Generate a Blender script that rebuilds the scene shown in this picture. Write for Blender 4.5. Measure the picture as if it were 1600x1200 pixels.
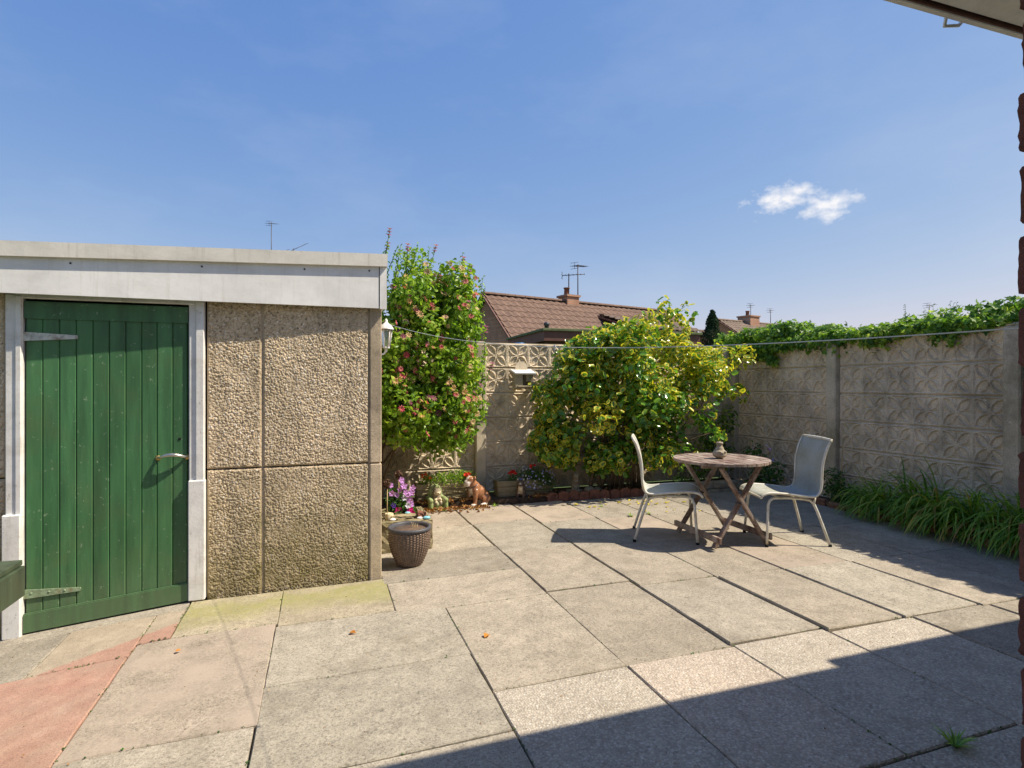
import bpy, bmesh, math, random
import numpy as np
from mathutils import Vector, Matrix
R = math.radians
random.seed(7); RNG = np.random.default_rng(7)
scene = bpy.context.scene
for o in list(bpy.data.objects): bpy.data.objects.remove(o)
COL = scene.collection

# ------------------------------------------------------------------ camera
PSI = math.atan(300/900.)
CAMH = 1.40
cam = bpy.data.cameras.new('camera'); cam.lens = 20.25; cam.sensor_width = 36; cam.clip_start = .02; cam.clip_end = 3000
camo = bpy.data.objects.new('camera', cam); COL.objects.link(camo)
camo.location = (0, 0, CAMH); camo.rotation_euler = (R(90), 0, -PSI); scene.camera = camo

# ------------------------------------------------------------------ world, sun
SUN_EL, SUN_AZ = 52.0, 21.0          # azimuth measured from +X towards -Y
ts = Vector((math.cos(R(SUN_AZ))*math.cos(R(SUN_EL)), -math.sin(R(SUN_AZ))*math.cos(R(SUN_EL)), math.sin(R(SUN_EL))))
world = bpy.data.worlds.new('World'); scene.world = world; world.use_nodes = True
wn, wl = world.node_tree.nodes, world.node_tree.links
for n in list(wn): wn.remove(n)
wout = wn.new('ShaderNodeOutputWorld'); wbg = wn.new('ShaderNodeBackground'); wbg.inputs[1].default_value = .15
sky = wn.new('ShaderNodeTexSky'); sky.sky_type = 'NISHITA'; sky.sun_disc = False
sky.sun_elevation = R(SUN_EL); sky.sun_rotation = math.atan2(ts.x, ts.y)
sky.altitude = 60; sky.air_density = 1.15; sky.dust_density = .6; sky.ozone_density = 3.0
wl.new(wbg.outputs[0], wout.inputs[0])
def wm(op, a, b=None, clamp=False):
    n = wn.new('ShaderNodeMath'); n.operation = op; n.use_clamp = clamp
    for i, q in enumerate((a, b)):
        if q is None: continue
        if isinstance(q, (int, float)): n.inputs[i].default_value = q
        else: wl.new(q, n.inputs[i])
    return n.outputs[0]
tcw = wn.new('ShaderNodeTexCoord'); sep = wn.new('ShaderNodeSeparateXYZ'); wl.new(tcw.outputs['Generated'], sep.inputs[0])
az = wm('ARCTAN2', sep.outputs[0], sep.outputs[1]); el = wm('ARCSINE', sep.outputs[2])
cmb = wn.new('ShaderNodeCombineXYZ'); wl.new(az, cmb.inputs[0]); wl.new(el, cmb.inputs[1])
def wnoise(scale, detail, rough, yst=1.0):
    mp = wn.new('ShaderNodeMapping'); mp.inputs['Scale'].default_value = (1, yst, 1); wl.new(cmb.outputs[0], mp.inputs[0])
    n = wn.new('ShaderNodeTexNoise'); n.inputs['Scale'].default_value = scale; n.inputs['Detail'].default_value = detail
    n.inputs['Roughness'].default_value = rough; wl.new(mp.outputs[0], n.inputs['Vector']); return n.outputs[0]
puff = wnoise(38, 7, .62, 1.5)
total = None
for (ca, ce, ra, re, amp) in [(.757, .283, .040, .017, 1.0), (.785, .292, .026, .012, .9), (.822, .264, .030, .019, 1.0), (.838, .272, .02, .013, .8),
                              (.861, .270, .012, .008, .85), (.795, .256, .012, .006, .42), (.722, .255, .014, .007, .36), (.955, .285, .022, .006, .3)]:
    da = wm('DIVIDE', wm('SUBTRACT', az, ca), ra); de = wm('DIVIDE', wm('SUBTRACT', el, ce), re)
    d = wm('SQRT', wm('ADD', wm('MULTIPLY', da, da), wm('MULTIPLY', de, de)))
    body = wm('MULTIPLY', wm('SUBTRACT', 1.75, d), amp)
    m = wm('ADD', body, wm('MULTIPLY', wm('SUBTRACT', puff, .5), 3.2*amp))
    m = wm('MULTIPLY', wm('SUBTRACT', m, .5), .85, True)
    m = wm('MULTIPLY', m, min(1, amp*1.05))
    total = m if total is None else wm('MAXIMUM', total, m)
wisp = wnoise(2.0, 7, .58, 2.4)
wv = wm('MULTIPLY', wm('SUBTRACT', wisp, .47), 1.3, True)
alpha = wm('MAXIMUM', total, wm('MULTIPLY', wv, .30), True)
mix = wn.new('ShaderNodeMixRGB'); sc1 = wn.new('ShaderNodeMixRGB'); sc1.blend_type = 'MULTIPLY'; sc1.inputs[0].default_value = 1; wl.new(sky.outputs[0], sc1.inputs[1]); sc1.inputs[2].default_value = (.15, .15, .15, 1)
srgb = wn.new('ShaderNodeSeparateColor'); wl.new(sc1.outputs[0], srgb.inputs[0]); crgb = wn.new('ShaderNodeCombineColor')
for ch, (pw, scl) in enumerate(((1.05, .90), (.72, .68), (.30, .74))):      # the photograph's even, saturated blue
    wl.new(wm('MULTIPLY', wm('POWER', srgb.outputs[ch], pw), scl/.15/1.72), crgb.inputs[ch])
wl.new(alpha, mix.inputs[0]); wl.new(crgb.outputs[0], mix.inputs[1]); mix.inputs[2].default_value = (3.5, 3.5, 3.6, 1)
wl.new(mix.outputs[0], wbg.inputs[0])
sun = bpy.data.lights.new('sun', 'SUN'); sun.energy = 4.2; sun.angle = R(.53); sun.color = (1, .90, .74)
suno = bpy.data.objects.new('sun', sun); COL.objects.link(suno); suno.location = (8, -4, 12)
suno.rotation_euler = ts.to_track_quat('Z', 'Y').to_euler()
vs = scene.view_settings; vs.view_transform = 'Standard'; vs.look = 'None'; vs.gamma = 1; vs.exposure = .85
scene.render.resolution_x, scene.render.resolution_y = 1024, 768

# ------------------------------------------------------------------ helpers
def gz(x, y=0):
    return .015*max(x, -.8) - .1*max(0, -.8-x)

class MB:
    def __init__(s): s.v = []; s.f = []; s.m = []; s.sm = []
    def add(s, vs_, fs, mi=0, smooth=False):
        b = len(s.v); s.v += [tuple(p) for p in vs_]
        for f in fs: s.f.append(tuple(b+i for i in f)); s.m.append(mi); s.sm.append(smooth)
        return s
    def box(s, c, d, ch=0., rot=None, mi=0, jit=0.):
        hx, hy, hz = d[0]/2, d[1]/2, d[2]/2
        if ch <= 0:
            vs_ = [(sx*hx, sy*hy, sz*hz) for sz in (-1, 1) for sy in (-1, 1) for sx in (-1, 1)]
            fs = [(0, 2, 3, 1), (4, 5, 7, 6), (0, 1, 5, 4), (2, 6, 7, 3), (0, 4, 6, 2), (1, 3, 7, 5)]
        else:
            ch = min(ch, hx*.9, hy*.9, hz*.9); vs_ = []; idx = {}
            for sx in (-1, 1):
                for sy in (-1, 1):
                    for sz in (-1, 1):
                        for a in range(3):
                            p = [sx*(hx-ch), sy*(hy-ch), sz*(hz-ch)]; p[a] = (sx*hx, sy*hy, sz*hz)[a]
                            idx[(sx, sy, sz, a)] = len(vs_); vs_.append(p)
            fs = []
            for a in range(3):
                b, c2 = (a+1) % 3, (a+2) % 3
                for sg in (-1, 1):
                    q = []
                    for (u, w) in ((-1, -1), (1, -1), (1, 1), (-1, 1)):
                        k = [0, 0, 0]; k[a] = sg; k[b] = u; k[c2] = w; q.append(idx[(k[0], k[1], k[2], a)])
                    fs.append(tuple(q if sg > 0 else q[::-1]))
                for su in (-1, 1):
                    for sw in (-1, 1):
                        def I(t, ax):
                            k = [0, 0, 0]; k[a] = t; k[b] = su; k[c2] = sw; return idx[(k[0], k[1], k[2], ax)]
                        q = [I(-1, b), I(1, b), I(1, c2), I(-1, c2)]
                        fs.append(tuple(q if su*sw < 0 else q[::-1]))
            for sx in (-1, 1):
                for sy in (-1, 1):
                    for sz in (-1, 1):
                        q = [idx[(sx, sy, sz, a)] for a in range(3)]
                        fs.append(tuple(q if sx*sy*sz > 0 else q[::-1]))
        if jit: vs_ = [[q+random.uniform(-jit, jit) for q in p] for p in vs_]
        if rot is not None: vs_ = [rot @ Vector(p) for p in vs_]
        return s.add([(p[0]+c[0], p[1]+c[1], p[2]+c[2]) for p in vs_], fs, mi)
    def bar(s, a, b, w, h, ch=0., mi=0, up=(0, 0, 1)):
        a, b = Vector(a), Vector(b); z = (b-a); L = z.length; z.normalize(); x = Vector(up).cross(z)
        if x.length < 1e-4: x = Vector((1, 0, 0)).cross(z)
        x.normalize(); y = z.cross(x); rot = Matrix((x, y, z)).transposed()
        return s.box((a+b)/2, (w, h, L), ch, rot, mi)
    def tube(s, pts, r, n=8, mi=0, cap=True, closed=False):
        pts = [Vector(p) for p in pts]; rs = r if isinstance(r, (list, tuple)) else [r]*len(pts)
        vs_ = []; fs = []; N = len(pts); prev = None
        for i, p in enumerate(pts):
            if closed: t = pts[(i+1) % N]-pts[i-1]
            else: t = pts[min(i+1, N-1)]-pts[max(i-1, 0)]
            t.normalize()
            if prev is None:
                q = Vector((0, 0, 1)) if abs(t.z) < .9 else Vector((1, 0, 0)); x = q.cross(t).normalized()
            else:
                x = prev-t*prev.dot(t); x.normalize()
            prev = x; y = t.cross(x)
            for k in range(n):
                a = 2*math.pi*k/n; vs_.append(p+(x*math.cos(a)+y*math.sin(a))*rs[i])
        M = N if closed else N-1
        for i in range(M):
            j = (i+1) % N
            for k in range(n): fs.append((i*n+k, i*n+(k+1) % n, j*n+(k+1) % n, j*n+k))
        if cap and not closed: fs += [tuple(range(n))[::-1], tuple((N-1)*n+k for k in range(n))]
        return s.add(vs_, fs, mi, True)
    def lathe(s, prof, n=32, c=(0, 0, 0), mi=0, smooth=True, fn=None):
        vs_ = []; fs = []
        for i, (r, z) in enumerate(prof):
            for k in range(n):
                a = 2*math.pi*k/n; rr = r+(fn(i, k) if fn else 0)
                vs_.append((c[0]+rr*math.cos(a), c[1]+rr*math.sin(a), c[2]+z))
        for i in range(len(prof)-1):
            for k in range(n): fs.append((i*n+k, i*n+(k+1) % n, (i+1)*n+(k+1) % n, (i+1)*n+k))
        if prof[0][0] > 1e-5: fs.append(tuple(range(n))[::-1])
        if prof[-1][0] > 1e-5: fs.append(tuple((len(prof)-1)*n+k for k in range(n)))
        return s.add(vs_, fs, mi, smooth)
    def prism(s, poly, d0, d1, axis=1, mi=0):
        """poly of 2D points extruded along axis"""
        def P(p, d):
            if axis == 1: return (p[0], d, p[1])
            if axis == 0: return (d, p[0], p[1])
            return (p[0], p[1], d)
        n = len(poly); vs_ = [P(p, d0) for p in poly]+[P(p, d1) for p in poly]
        fs = [tuple(range(n)), tuple(range(n, 2*n))[::-1]]+[(i, i+n, (i+1) % n+n, (i+1) % n) for i in range(n)]
        return s.add(vs_, fs, mi)
    def mesh(s, name):
        me = bpy.data.meshes.new(name); me.from_pydata(s.v, [], s.f); me.update()
        me.polygons.foreach_set('material_index', s.m); me.polygons.foreach_set('use_smooth', s.sm)
        bm = bmesh.new(); bm.from_mesh(me); bmesh.ops.recalc_face_normals(bm, faces=bm.faces); bm.to_mesh(me); bm.free()
        return me
    def build(s, name, mats, parent=None, loc=(0, 0, 0), rot=(0, 0, 0)):
        return link(name, s.mesh(name), mats, parent, loc, rot)

def link(name, me, mats, parent=None, loc=(0, 0, 0), rot=(0, 0, 0)):
    if mats is not None and not len(me.materials):
        for m in (mats if isinstance(mats, (list, tuple)) else [mats]): me.materials.append(m)
    o = bpy.data.objects.new(name, me); COL.objects.link(o); o.location = loc; o.rotation_euler = rot
    if parent: o.parent = parent
    return o
def tag(o, label=None, cat=None, group=None, kind=None):
    if label: o['label'] = label
    if cat: o['category'] = cat
    if group: o['group'] = group
    if kind: o['kind'] = kind
    return o
def thing(name, label, cat, loc=(0, 0, 0), rz=0, group=None):
    o = bpy.data.objects.new(name, None); COL.objects.link(o); o.location = loc; o.rotation_euler = (0, 0, rz)
    o.empty_display_size = .1
    return tag(o, label, cat, group)
def npmesh(name, V, faces_by_k, mi=None, rnd=None, smooth=False):
    """V (N,3); faces_by_k list of int arrays (M,k)"""
    me = bpy.data.meshes.new(name); me.vertices.add(len(V)); me.vertices.foreach_set('co', np.ascontiguousarray(V, dtype=np.float32).ravel())
    loops = np.concatenate([f.ravel() for f in faces_by_k]); tot = np.concatenate([np.full(len(f), f.shape[1]) for f in faces_by_k])
    st = np.concatenate([[0], np.cumsum(tot)[:-1]])
    me.loops.add(len(loops)); me.loops.foreach_set('vertex_index', loops.astype(np.int32))
    me.polygons.add(len(tot)); me.polygons.foreach_set('loop_start', st.astype(np.int32)); me.polygons.foreach_set('loop_total', tot.astype(np.int32))
    if mi is not None: me.polygons.foreach_set('material_index', np.asarray(mi, dtype=np.int32))
    me.polygons.foreach_set('use_smooth', np.full(len(tot), smooth))
    me.update(calc_edges=True)
    if rnd is not None:
        a = me.attributes.new('rnd', 'FLOAT', 'FACE'); a.data.foreach_set('value', np.asarray(rnd, dtype=np.float32))
    return me

# ------------------------------------------------------------------ materials
def newmat(name):
    m = bpy.data.materials.new(name); m.use_nodes = True; nt = m.node_tree
    return m, nt.nodes, nt.links, nt.nodes['Principled BSDF']
class NT:
    def __init__(s, name):
        s.m, s.n, s.l, s.b = newmat(name)
        s.geo = s.n.new('ShaderNodeNewGeometry'); s.pos = s.geo.outputs['Position']
        s.tc = s.n.new('ShaderNodeTexCoord'); s.obj = s.tc.outputs['Object']
    def inp(s, sock, v):
        if isinstance(v, bpy.types.NodeSocket): s.l.new(v, sock)
        elif isinstance(v, (tuple, list)) and len(v) == 3 and sock.type == 'RGBA': sock.default_value = (*v, 1)
        else: sock.default_value = v
    def map(s, vec, scale=(1, 1, 1), loc=(0, 0, 0), rot=(0, 0, 0)):
        n = s.n.new('ShaderNodeMapping'); s.l.new(vec, n.inputs[0]); n.inputs['Scale'].default_value = scale
        n.inputs['Location'].default_value = loc; n.inputs['Rotation'].default_value = rot; return n.outputs[0]
    def noise(s, scale, detail=5, rough=.55, vec=None, dist=0):
        n = s.n.new('ShaderNodeTexNoise'); s.l.new(vec or s.pos, n.inputs['Vector'])
        n.inputs['Scale'].default_value = scale; n.inputs['Detail'].default_value = detail
        n.inputs['Roughness'].default_value = rough; n.inputs['Distortion'].default_value = dist; return n.outputs[0]
    def vor(s, scale, feature='F1', vec=None, out=0):
        n = s.n.new('ShaderNodeTexVoronoi'); n.feature = feature; s.l.new(vec or s.pos, n.inputs['Vector'])
        n.inputs['Scale'].default_value = scale; return n.outputs[out]
    def ramp(s, fac, stops, interp='LINEAR'):
        n = s.n.new('ShaderNodeValToRGB'); s.l.new(fac, n.inputs[0]); cr = n.color_ramp; cr.interpolation = interp
        while len(cr.elements) < len(stops): cr.elements.new(.5)
        for e, (p, c) in zip(cr.elements, stops):
            e.position = p; e.color = (c, c, c, 1) if isinstance(c, (int, float)) else (*c, 1)
        return n.outputs[0]
    def mix(s, f, a, b, mode='MIX'):
        n = s.n.new('ShaderNodeMixRGB'); n.blend_type = mode; s.inp(n.inputs[0], f); s.inp(n.inputs[1], a); s.inp(n.inputs[2], b); return n.outputs[0]
    def math(s, op, a, b=0., clamp=False):
        n = s.n.new('ShaderNodeMath'); n.operation = op; n.use_clamp = clamp; s.inp(n.inputs[0], a); s.inp(n.inputs[1], b); return n.outputs[0]
    def sep(s, vec=None):
        n = s.n.new('ShaderNodeSeparateXYZ'); s.l.new(vec or s.pos, n.inputs[0]); return n.outputs
    def orand(s, lo, hi):
        n = s.n.new('ShaderNodeObjectInfo'); return s.ramp(n.outputs['Random'], [(0, lo), (1, hi)])
    def attr(s, name):
        n = s.n.new('ShaderNodeAttribute'); n.attribute_name = name; return n.outputs['Fac']
    def bump(s, h, strength=.4, dist=.01):
        n = s.n.new('ShaderNodeBump'); n.inputs['Strength'].default_value = strength; n.inputs['Distance'].default_value = dist
        s.l.new(h, n.inputs['Height']); s.l.new(n.outputs[0], s.b.inputs['Normal']); return n
    def done(s, col, rough=.8, spec=.3, **k):
        s.inp(s.b.inputs['Base Color'], col); s.inp(s.b.inputs['Roughness'], rough); s.b.inputs['Specular IOR Level'].default_value = spec
        for kk, v in k.items(): s.inp(s.b.inputs[kk.replace('_', ' ')], v)
        return s.m

def simple(name, c, rough=.6, var=.25, scale=12, bump=.15, bscale=60, spec=.3, dist=.004, dirt=None, **k):
    t = NT(name); n1 = t.noise(scale, 6, .6)
    lo = tuple(q*(1-var) for q in c); hi = tuple(min(1, q*(1+var*.8)) for q in c)
    col = t.ramp(n1, [(.3, lo), (.7, hi)])
    if dirt:
        dm = t.ramp(t.noise(scale*.45, 7, .7), [(.5, 0.), (.68, 1.)]); col = t.mix(t.math('MULTIPLY', dm, dirt[1]), col, dirt[0])
    if bump: t.bump(t.noise(bscale, 4, .6), bump, dist)
    return t.done(col, rough, spec, **k)

def slabmat(name, base, var=.22, agg=0., dark=.5, moss=0., tint=None):
    t = NT(name)
    big = t.noise(1.7, 6, .62); mid = t.noise(9, 6, .65); fine = t.noise(160, 3, .7); grit = t.noise(420, 2, .6)
    lo = tuple(q*(1-var) for q in base); hi = tuple(min(1, q*(1+var*.75)) for q in base)
    col = t.ramp(mid, [(.28, lo), (.5, base), (.74, hi)])
    col = t.mix(t.ramp(big, [(.45, 0.), (.8, .6)]), col, tuple(q*.7 for q in base))
    spk = t.ramp(fine, [(.30, .52), (.46, .95), (.60, 1.02), (.72, 1.22)]); col = t.mix(1., col, spk, 'MULTIPLY')
    sp2 = t.ramp(t.noise(75, 4, .75), [(.34, .45), (.46, .92), (.60, 1.04), (.70, 1.25)]); col = t.mix(.85, col, sp2, 'MULTIPLY')
    blot = t.ramp(t.noise(4.2, 8, .72), [(.33, .82), (.5, 1.0), (.7, 1.06)]); col = t.mix(1., col, blot, 'MULTIPLY')
    pit = t.ramp(t.noise(58, 5, .85), [(.56, 0.), (.62, .8)]); col = t.mix(t.math('MULTIPLY', pit, .78), col, (.13, .115, .095))
    wht = t.ramp(t.noise(88, 3, .7, t.map(t.pos, (1, 1, 1), (7, 3, 1))), [(.62, 0.), (.68, .6)]); col = t.mix(wht, col, (.62, .57, .49))
    col = t.mix(1., col, t.orand(.80, 1.02), 'MULTIPLY')
    dstn = t.ramp(t.noise(2.3, 9, .78, t.map(t.pos, (1, 1, 1), (2, 5, 0))), [(.52, 0.), (.66, .5)]); col = t.mix(dstn, col, (.20, .17, .125))
    dk = t.ramp(t.noise(26, 7, .8), [(.56, 0.), (.70, 1.)]); col = t.mix(t.math('MULTIPLY', dk, dark), col, (.10, .088, .07))
    lich = t.ramp(t.noise(55, 3, .6), [(.70, 0.), (.76, .55)]); col = t.mix(lich, col, tuple(min(1, q*1.35) for q in base))
    if tint: col = t.mix(t.ramp(t.noise(2.6, 4, .6), [(.4, 0.), (.65, .8)]), col, tint)
    h = t.math('ADD', t.math('MULTIPLY', fine, .6), t.math('MULTIPLY', t.noise(14, 5, .6), .8))
    if agg:
        v = t.vor(95); vc = t.n.new('ShaderNodeTexVoronoi'); t.l.new(t.pos, vc.inputs['Vector']); vc.inputs['Scale'].default_value = 95
        cs = t.sep(vc.outputs['Color'])
        stone = t.ramp(cs[0], [(0, (.27, .235, .19)), (.3, (.42, .36, .285)), (.6, (.56, .49, .385)), (.85, (.64, .58, .47)), (1, (.78, .75, .67))])
        stone = t.mix(t.ramp(v, [(.4, 0.), (.65, .7)]), stone, (.28, .245, .205))
        col = t.mix(agg, col, stone); h = t.math('SUBTRACT', h, t.math('MULTIPLY', v, 1.2))
    if moss:
        y = t.sep()
        band = t.ramp(t.math('ADD', y[1], t.math('MULTIPLY', t.math('SUBTRACT', t.noise(3.5, 5, .6), .5), .7)), [(0, 0.), (1, 0.)])
        yy = t.math('SUBTRACT', t.math('ADD', y[1], t.math('MULTIPLY', t.math('SUBTRACT', t.noise(3.0, 5, .6), .5), .55)), 3.72)
        mk = t.ramp(t.math('MULTIPLY', yy, 2.2), [(0., 0.), (.45, .8), (.75, .85), (.95, .25)])
        mk = t.math('MULTIPLY', mk, t.ramp(t.noise(30, 4, .7), [(.3, .45), (.6, 1.)]))
        col = t.mix(t.math('MULTIPLY', mk, moss), col, (.27, .265, .085))
    t.bump(h, .55 if agg else .38, .006 if agg else .004)
    return t.done(col, .93, .2)

M = {}
M['slab_buff'] = slabmat('slab_buff', (.42, .365, .285))
M['slab_grey'] = slabmat('slab_grey', (.39, .345, .275), dark=.75)
M['slab_pink'] = slabmat('slab_pink', (.41, .345, .27), tint=(.395, .325, .26))
M['slab_pale'] = slabmat('slab_pale', (.44, .395, .315), dark=.9)
M['slab_agg'] = slabmat('slab_agg', (.49, .43, .35), agg=.42, dark=.3)
M['slab_aggpink'] = slabmat('slab_aggpink', (.50, .41, .33), agg=.42, dark=.3)
M['slab_moss'] = slabmat('slab_moss', (.43, .37, .265), moss=.85)
def redmat(name, wedge):
    t = NT(name); p = t.sep(); mid = t.noise(9, 6, .65); fine = t.noise(170, 3, .7)
    red = t.ramp(mid, [(.3, (.33, .16, .12)), (.7, (.45, .245, .185))])
    grey = t.ramp(mid, [(.3, (.31, .255, .19)), (.7, (.43, .36, .27))])
    if wedge:   # worn red paint keeps only to the corner below a diagonal
        dgl = t.math('SUBTRACT', t.math('MULTIPLY', t.math('ADD', p[0], 1.37), .62), t.math('SUBTRACT', p[1], 3.50))
        dgl = t.math('ADD', dgl, t.math('MULTIPLY', t.math('SUBTRACT', t.noise(16, 4, .6), .5), .07))
        f = t.ramp(t.math('ADD', t.math('MULTIPLY', dgl, 14.), .5), [(.35, 0.), (.65, .7)])
    else: f = t.ramp(t.noise(5, 6, .7), [(.3, .85), (.72, .42)])
    col = t.mix(f, grey, red); col = t.mix(1., col, t.ramp(fine, [(.3, .6), (.5, 1.), (.72, 1.2)]), 'MULTIPLY')
    dk = t.ramp(t.noise(24, 7, .8), [(.56, 0.), (.72, .55)]); col = t.mix(dk, col, (.14, .10, .08))
    t.bump(t.math('ADD', fine, t.noise(14, 5, .6)), .35, .004); return t.done(col, .92, .2)
M['slab_red'] = redmat('slab_red', False); M['slab_wedge'] = redmat('slab_wedge', True)
M['soil'] = simple('soil', (.075, .052, .035), .95, .5, 30, .8, 90, dist=.02)
M['joint'] = simple('joint_sand', (.24, .20, .145), .95, .5, 30, .6, 120)
M['grass'] = simple('grass_ground', (.07, .11, .03), .95, .5, 4, .5, 40)

# pebbledash: colour per vertex-scale pebble
def pebblemat():
    t = NT('pebbledash'); a = t.attr('peb'); p = t.sep()
    col = t.ramp(a, [(0, (.20, .155, .11)), (.1, (.34, .27, .19)), (.3, (.57, .45, .295)), (.5, (.66, .535, .37)), (.7, (.72, .61, .455)), (.84, (.62, .42, .22)), (.9, (.76, .70, .60)), (1, (.86, .82, .75))])
    h = t.attr('pit'); col = t.mix(t.ramp(h, [(.0, .8), (.45, 0.)]), col, (.50, .39, .26))
    col = t.mix(t.ramp(t.noise(2.2, 6, .65), [(.45, 0.), (.75, .35)]), col, (.24, .19, .11))
    low = t.math('ADD', p[2], t.math('MULTIPLY', t.math('SUBTRACT', t.noise(3.4, 6, .6), .5), .9))
    st = t.ramp(low, [(.0, .95), (.25, .8), (.55, .46), (.80, .22), (1., .05)])
    st = t.math('MULTIPLY', st, t.ramp(t.noise(12, 5, .7), [(.3, .5), (.65, 1.)]))
    col = t.mix(st, col, (.150, .125, .045))
    rs = t.ramp(t.noise(3.0, 7, .7, t.map(t.pos, (2.2, 1, .25))), [(.48, 0.), (.70, .62)]); col = t.mix(rs, col, (.22, .18, .12))
    t.bump(t.noise(300, 3, .6), .4, .003); return t.done(col, .85, .25)
M['pebble'] = pebblemat()
def concmat(name, base, moss=.4, warm=None):
    t = NT(name); n = t.noise(5, 7, .65); f = t.noise(120, 3, .65)
    col = t.ramp(n, [(.28, tuple(q*.6 for q in base)), (.5, base), (.75, tuple(min(1, q*1.2) for q in base))])
    col = t.mix(1., col, t.ramp(f, [(.3, .66), (.5, 1.), (.7, 1.15)]), 'MULTIPLY')
    stn = t.ramp(t.noise(2.1, 7, .72, t.map(t.pos, (1, 1, .55))), [(.47, 0.), (.66, .85)]); col = t.mix(t.math('MULTIPLY', stn, .55), col, (.13, .11, .08))
    gm = t.ramp(t.noise(1.3, 5, .6), [(.45, 0.), (.68, moss)]); col = t.mix(gm, col, (.17, .155, .055))
    wh = t.ramp(t.noise(21, 4, .6), [(.66, 0.), (.74, .5)]); col = t.mix(wh, col, tuple(min(1, q*1.45) for q in base))
    t.bump(t.math('ADD', f, t.noise(30, 5, .6)), .45, .004); return t.done(col, .92, .2)
M['fence'] = concmat('fence_concrete', (.69, .575, .425), .22)
M['post'] = concmat('post_concrete', (.58, .495, .37), .4)
M['gpost'] = concmat('garage_concrete', (.52, .42, .30), .3)
M['stone'] = concmat('ornament_stone', (.36, .31, .22), .5)
M['trough'] = concmat('trough_stone', (.30, .25, .15), .8)
def greenpaint(name, c, worn=.5):
    t = NT(name); v = t.map(t.pos, (1, 1, .12)); n = t.noise(14, 6, .6, v); w = t.noise(4, 5, .6)
    col = t.ramp(n, [(.25, tuple(q*.6 for q in c)), (.52, c), (.78, tuple(q*1.4 for q in c))])
    col = t.mix(t.ramp(w, [(.5, 0.), (.75, .4)]), col, (c[0]*1.7, c[1]*.85, c[2]*.8))
    col = t.mix(1., col, t.orand(.86, 1.14), 'MULTIPLY')
    dst = t.ramp(t.math('ADD', t.sep()[2], t.math('MULTIPLY', t.noise(9, 6, .7), .5)), [(.25, .55), (.55, 0.)]); col = t.mix(t.math('MULTIPLY', dst, worn), col, (.20, .19, .12))
    chip = t.ramp(t.noise(34, 6, .75), [(.635, 0.), (.655, 1.)]); col = t.mix(t.math('MULTIPLY', chip, worn), col, (.42, .5, .36))
    dchip = t.ramp(t.noise(19, 6, .8, t.map(t.pos, (1, 1, .5), (3, 1, 2))), [(.72, 0.), (.74, 1.)]); col = t.mix(t.math('MULTIPLY', dchip, worn), col, (.015, .03, .012))
    t.bump(t.math('ADD', t.noise(40, 5, .6, v), t.math('MULTIPLY', t.noise(200, 3, .6), .3)), .3, .004)
    return t.done(col, t.ramp(w, [(.3, .33), (.7, .5)]), .4)
M['green'] = greenpaint('door_green_paint', (.056, .158, .062)); M['green2'] = greenpaint('faded_green_paint', (.052, .075, .042), .2)
def whitepaint(name, c, worn, scale=9):
    t = NT(name); n = t.noise(scale, 7, .7)
    col = t.ramp(n, [(.3, tuple(q*.8 for q in c)), (.6, c)])
    ch = t.ramp(t.noise(30, 7, .8, t.map(t.pos, (1, 1, .35))), [(.60, 0.), (.66, 1.)]); col = t.mix(t.math('MULTIPLY', ch, worn), col, (.25, .22, .18))
    sm = t.ramp(t.noise(3.4, 7, .7, t.map(t.pos, (1, 1, 2.5))), [(.5, 0.), (.8, .6)]); col = t.mix(t.math('MULTIPLY', sm, min(1, .4+worn)), col, (.40, .36, .29))
    drip = t.ramp(t.noise(7, 7, .75, t.map(t.pos, (3.2, 3.2, .22))), [(.54, 0.), (.74, .7)]); col = t.mix(t.math('MULTIPLY', drip, min(1, .35+worn)), col, (.34, .30, .23))
    spot = t.ramp(t.noise(95, 5, .8), [(.66, 0.), (.70, .7)]); col = t.mix(t.math('MULTIPLY', spot, min(1, .3+worn)), col, (.20, .18, .14))
    t.bump(t.noise(60, 5, .7), .15+.3*worn, .003); return t.done(col, .5, .4)
M['whitewood'] = whitepaint('white_paint_wood', (.76, .75, .72), .75)
M['fascia'] = whitepaint('white_fascia', (.84, .83, .80), .06, 3)
M['trim'] = whitepaint('weathered_trim', (.70, .67, .60), .38, 5)
M['white'] = whitepaint('white_paint', (.8, .8, .78), .05)
M['soffit'] = whitepaint('soffit_plastic', (.86, .85, .81), .03)
M['felt'] = simple('roof_felt', (.12, .115, .105), .95, .3, 8, .4, 150)
M['dark'] = simple('dark_gap', (.012, .012, .012), .9, .2, 8, 0)
M['chrome'] = simple('worn_chrome', (.55, .54, .5), .28, .2, 40, .1, 90, .5, Metallic=.9)
M['brass'] = simple('tarnished_brass', (.45, .33, .12), .45, .3, 60, .2, 90, .5, Metallic=.8)
M['rust'] = simple('rusty_paint', (.55, .57, .52), .7, .3, 40, .4, 90, dirt=((.20, .11, .05), .8))
M['hingegreen'] = simple('flaking_hinge', (.25, .33, .20), .7, .3, 40, .5, 90, dirt=((.22, .13, .06), .7))
M['metal'] = simple('antenna_metal', (.07, .07, .08), .5, .2, 10, 0, Metallic=.4)
M['rope'] = simple('white_line', (.75, .75, .74), .7, .1, 60, .2, 400)
M['peg'] = simple('peg_plastic', (.72, .72, .74), .5, .1, 30, 0)
M['bricks'] = simple('dark_red_brick', (.16, .060, .050), .92, .35, 30, .8, 130, dist=.006)
M['mortar'] = simple('mortar', (.30, .27, .22), .95, .3, 20, .5, 150)
M['edging'] = simple('terracotta_edging', (.20, .085, .055), .9, .4, 24, .6, 90, dirt=((.06, .05, .03), .7))
M['brickedge'] = simple('worn_edge_brick', (.27, .14, .085), .95, .4, 30, .9, 60, dist=.012, dirt=((.08, .07, .04), .7))
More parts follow.
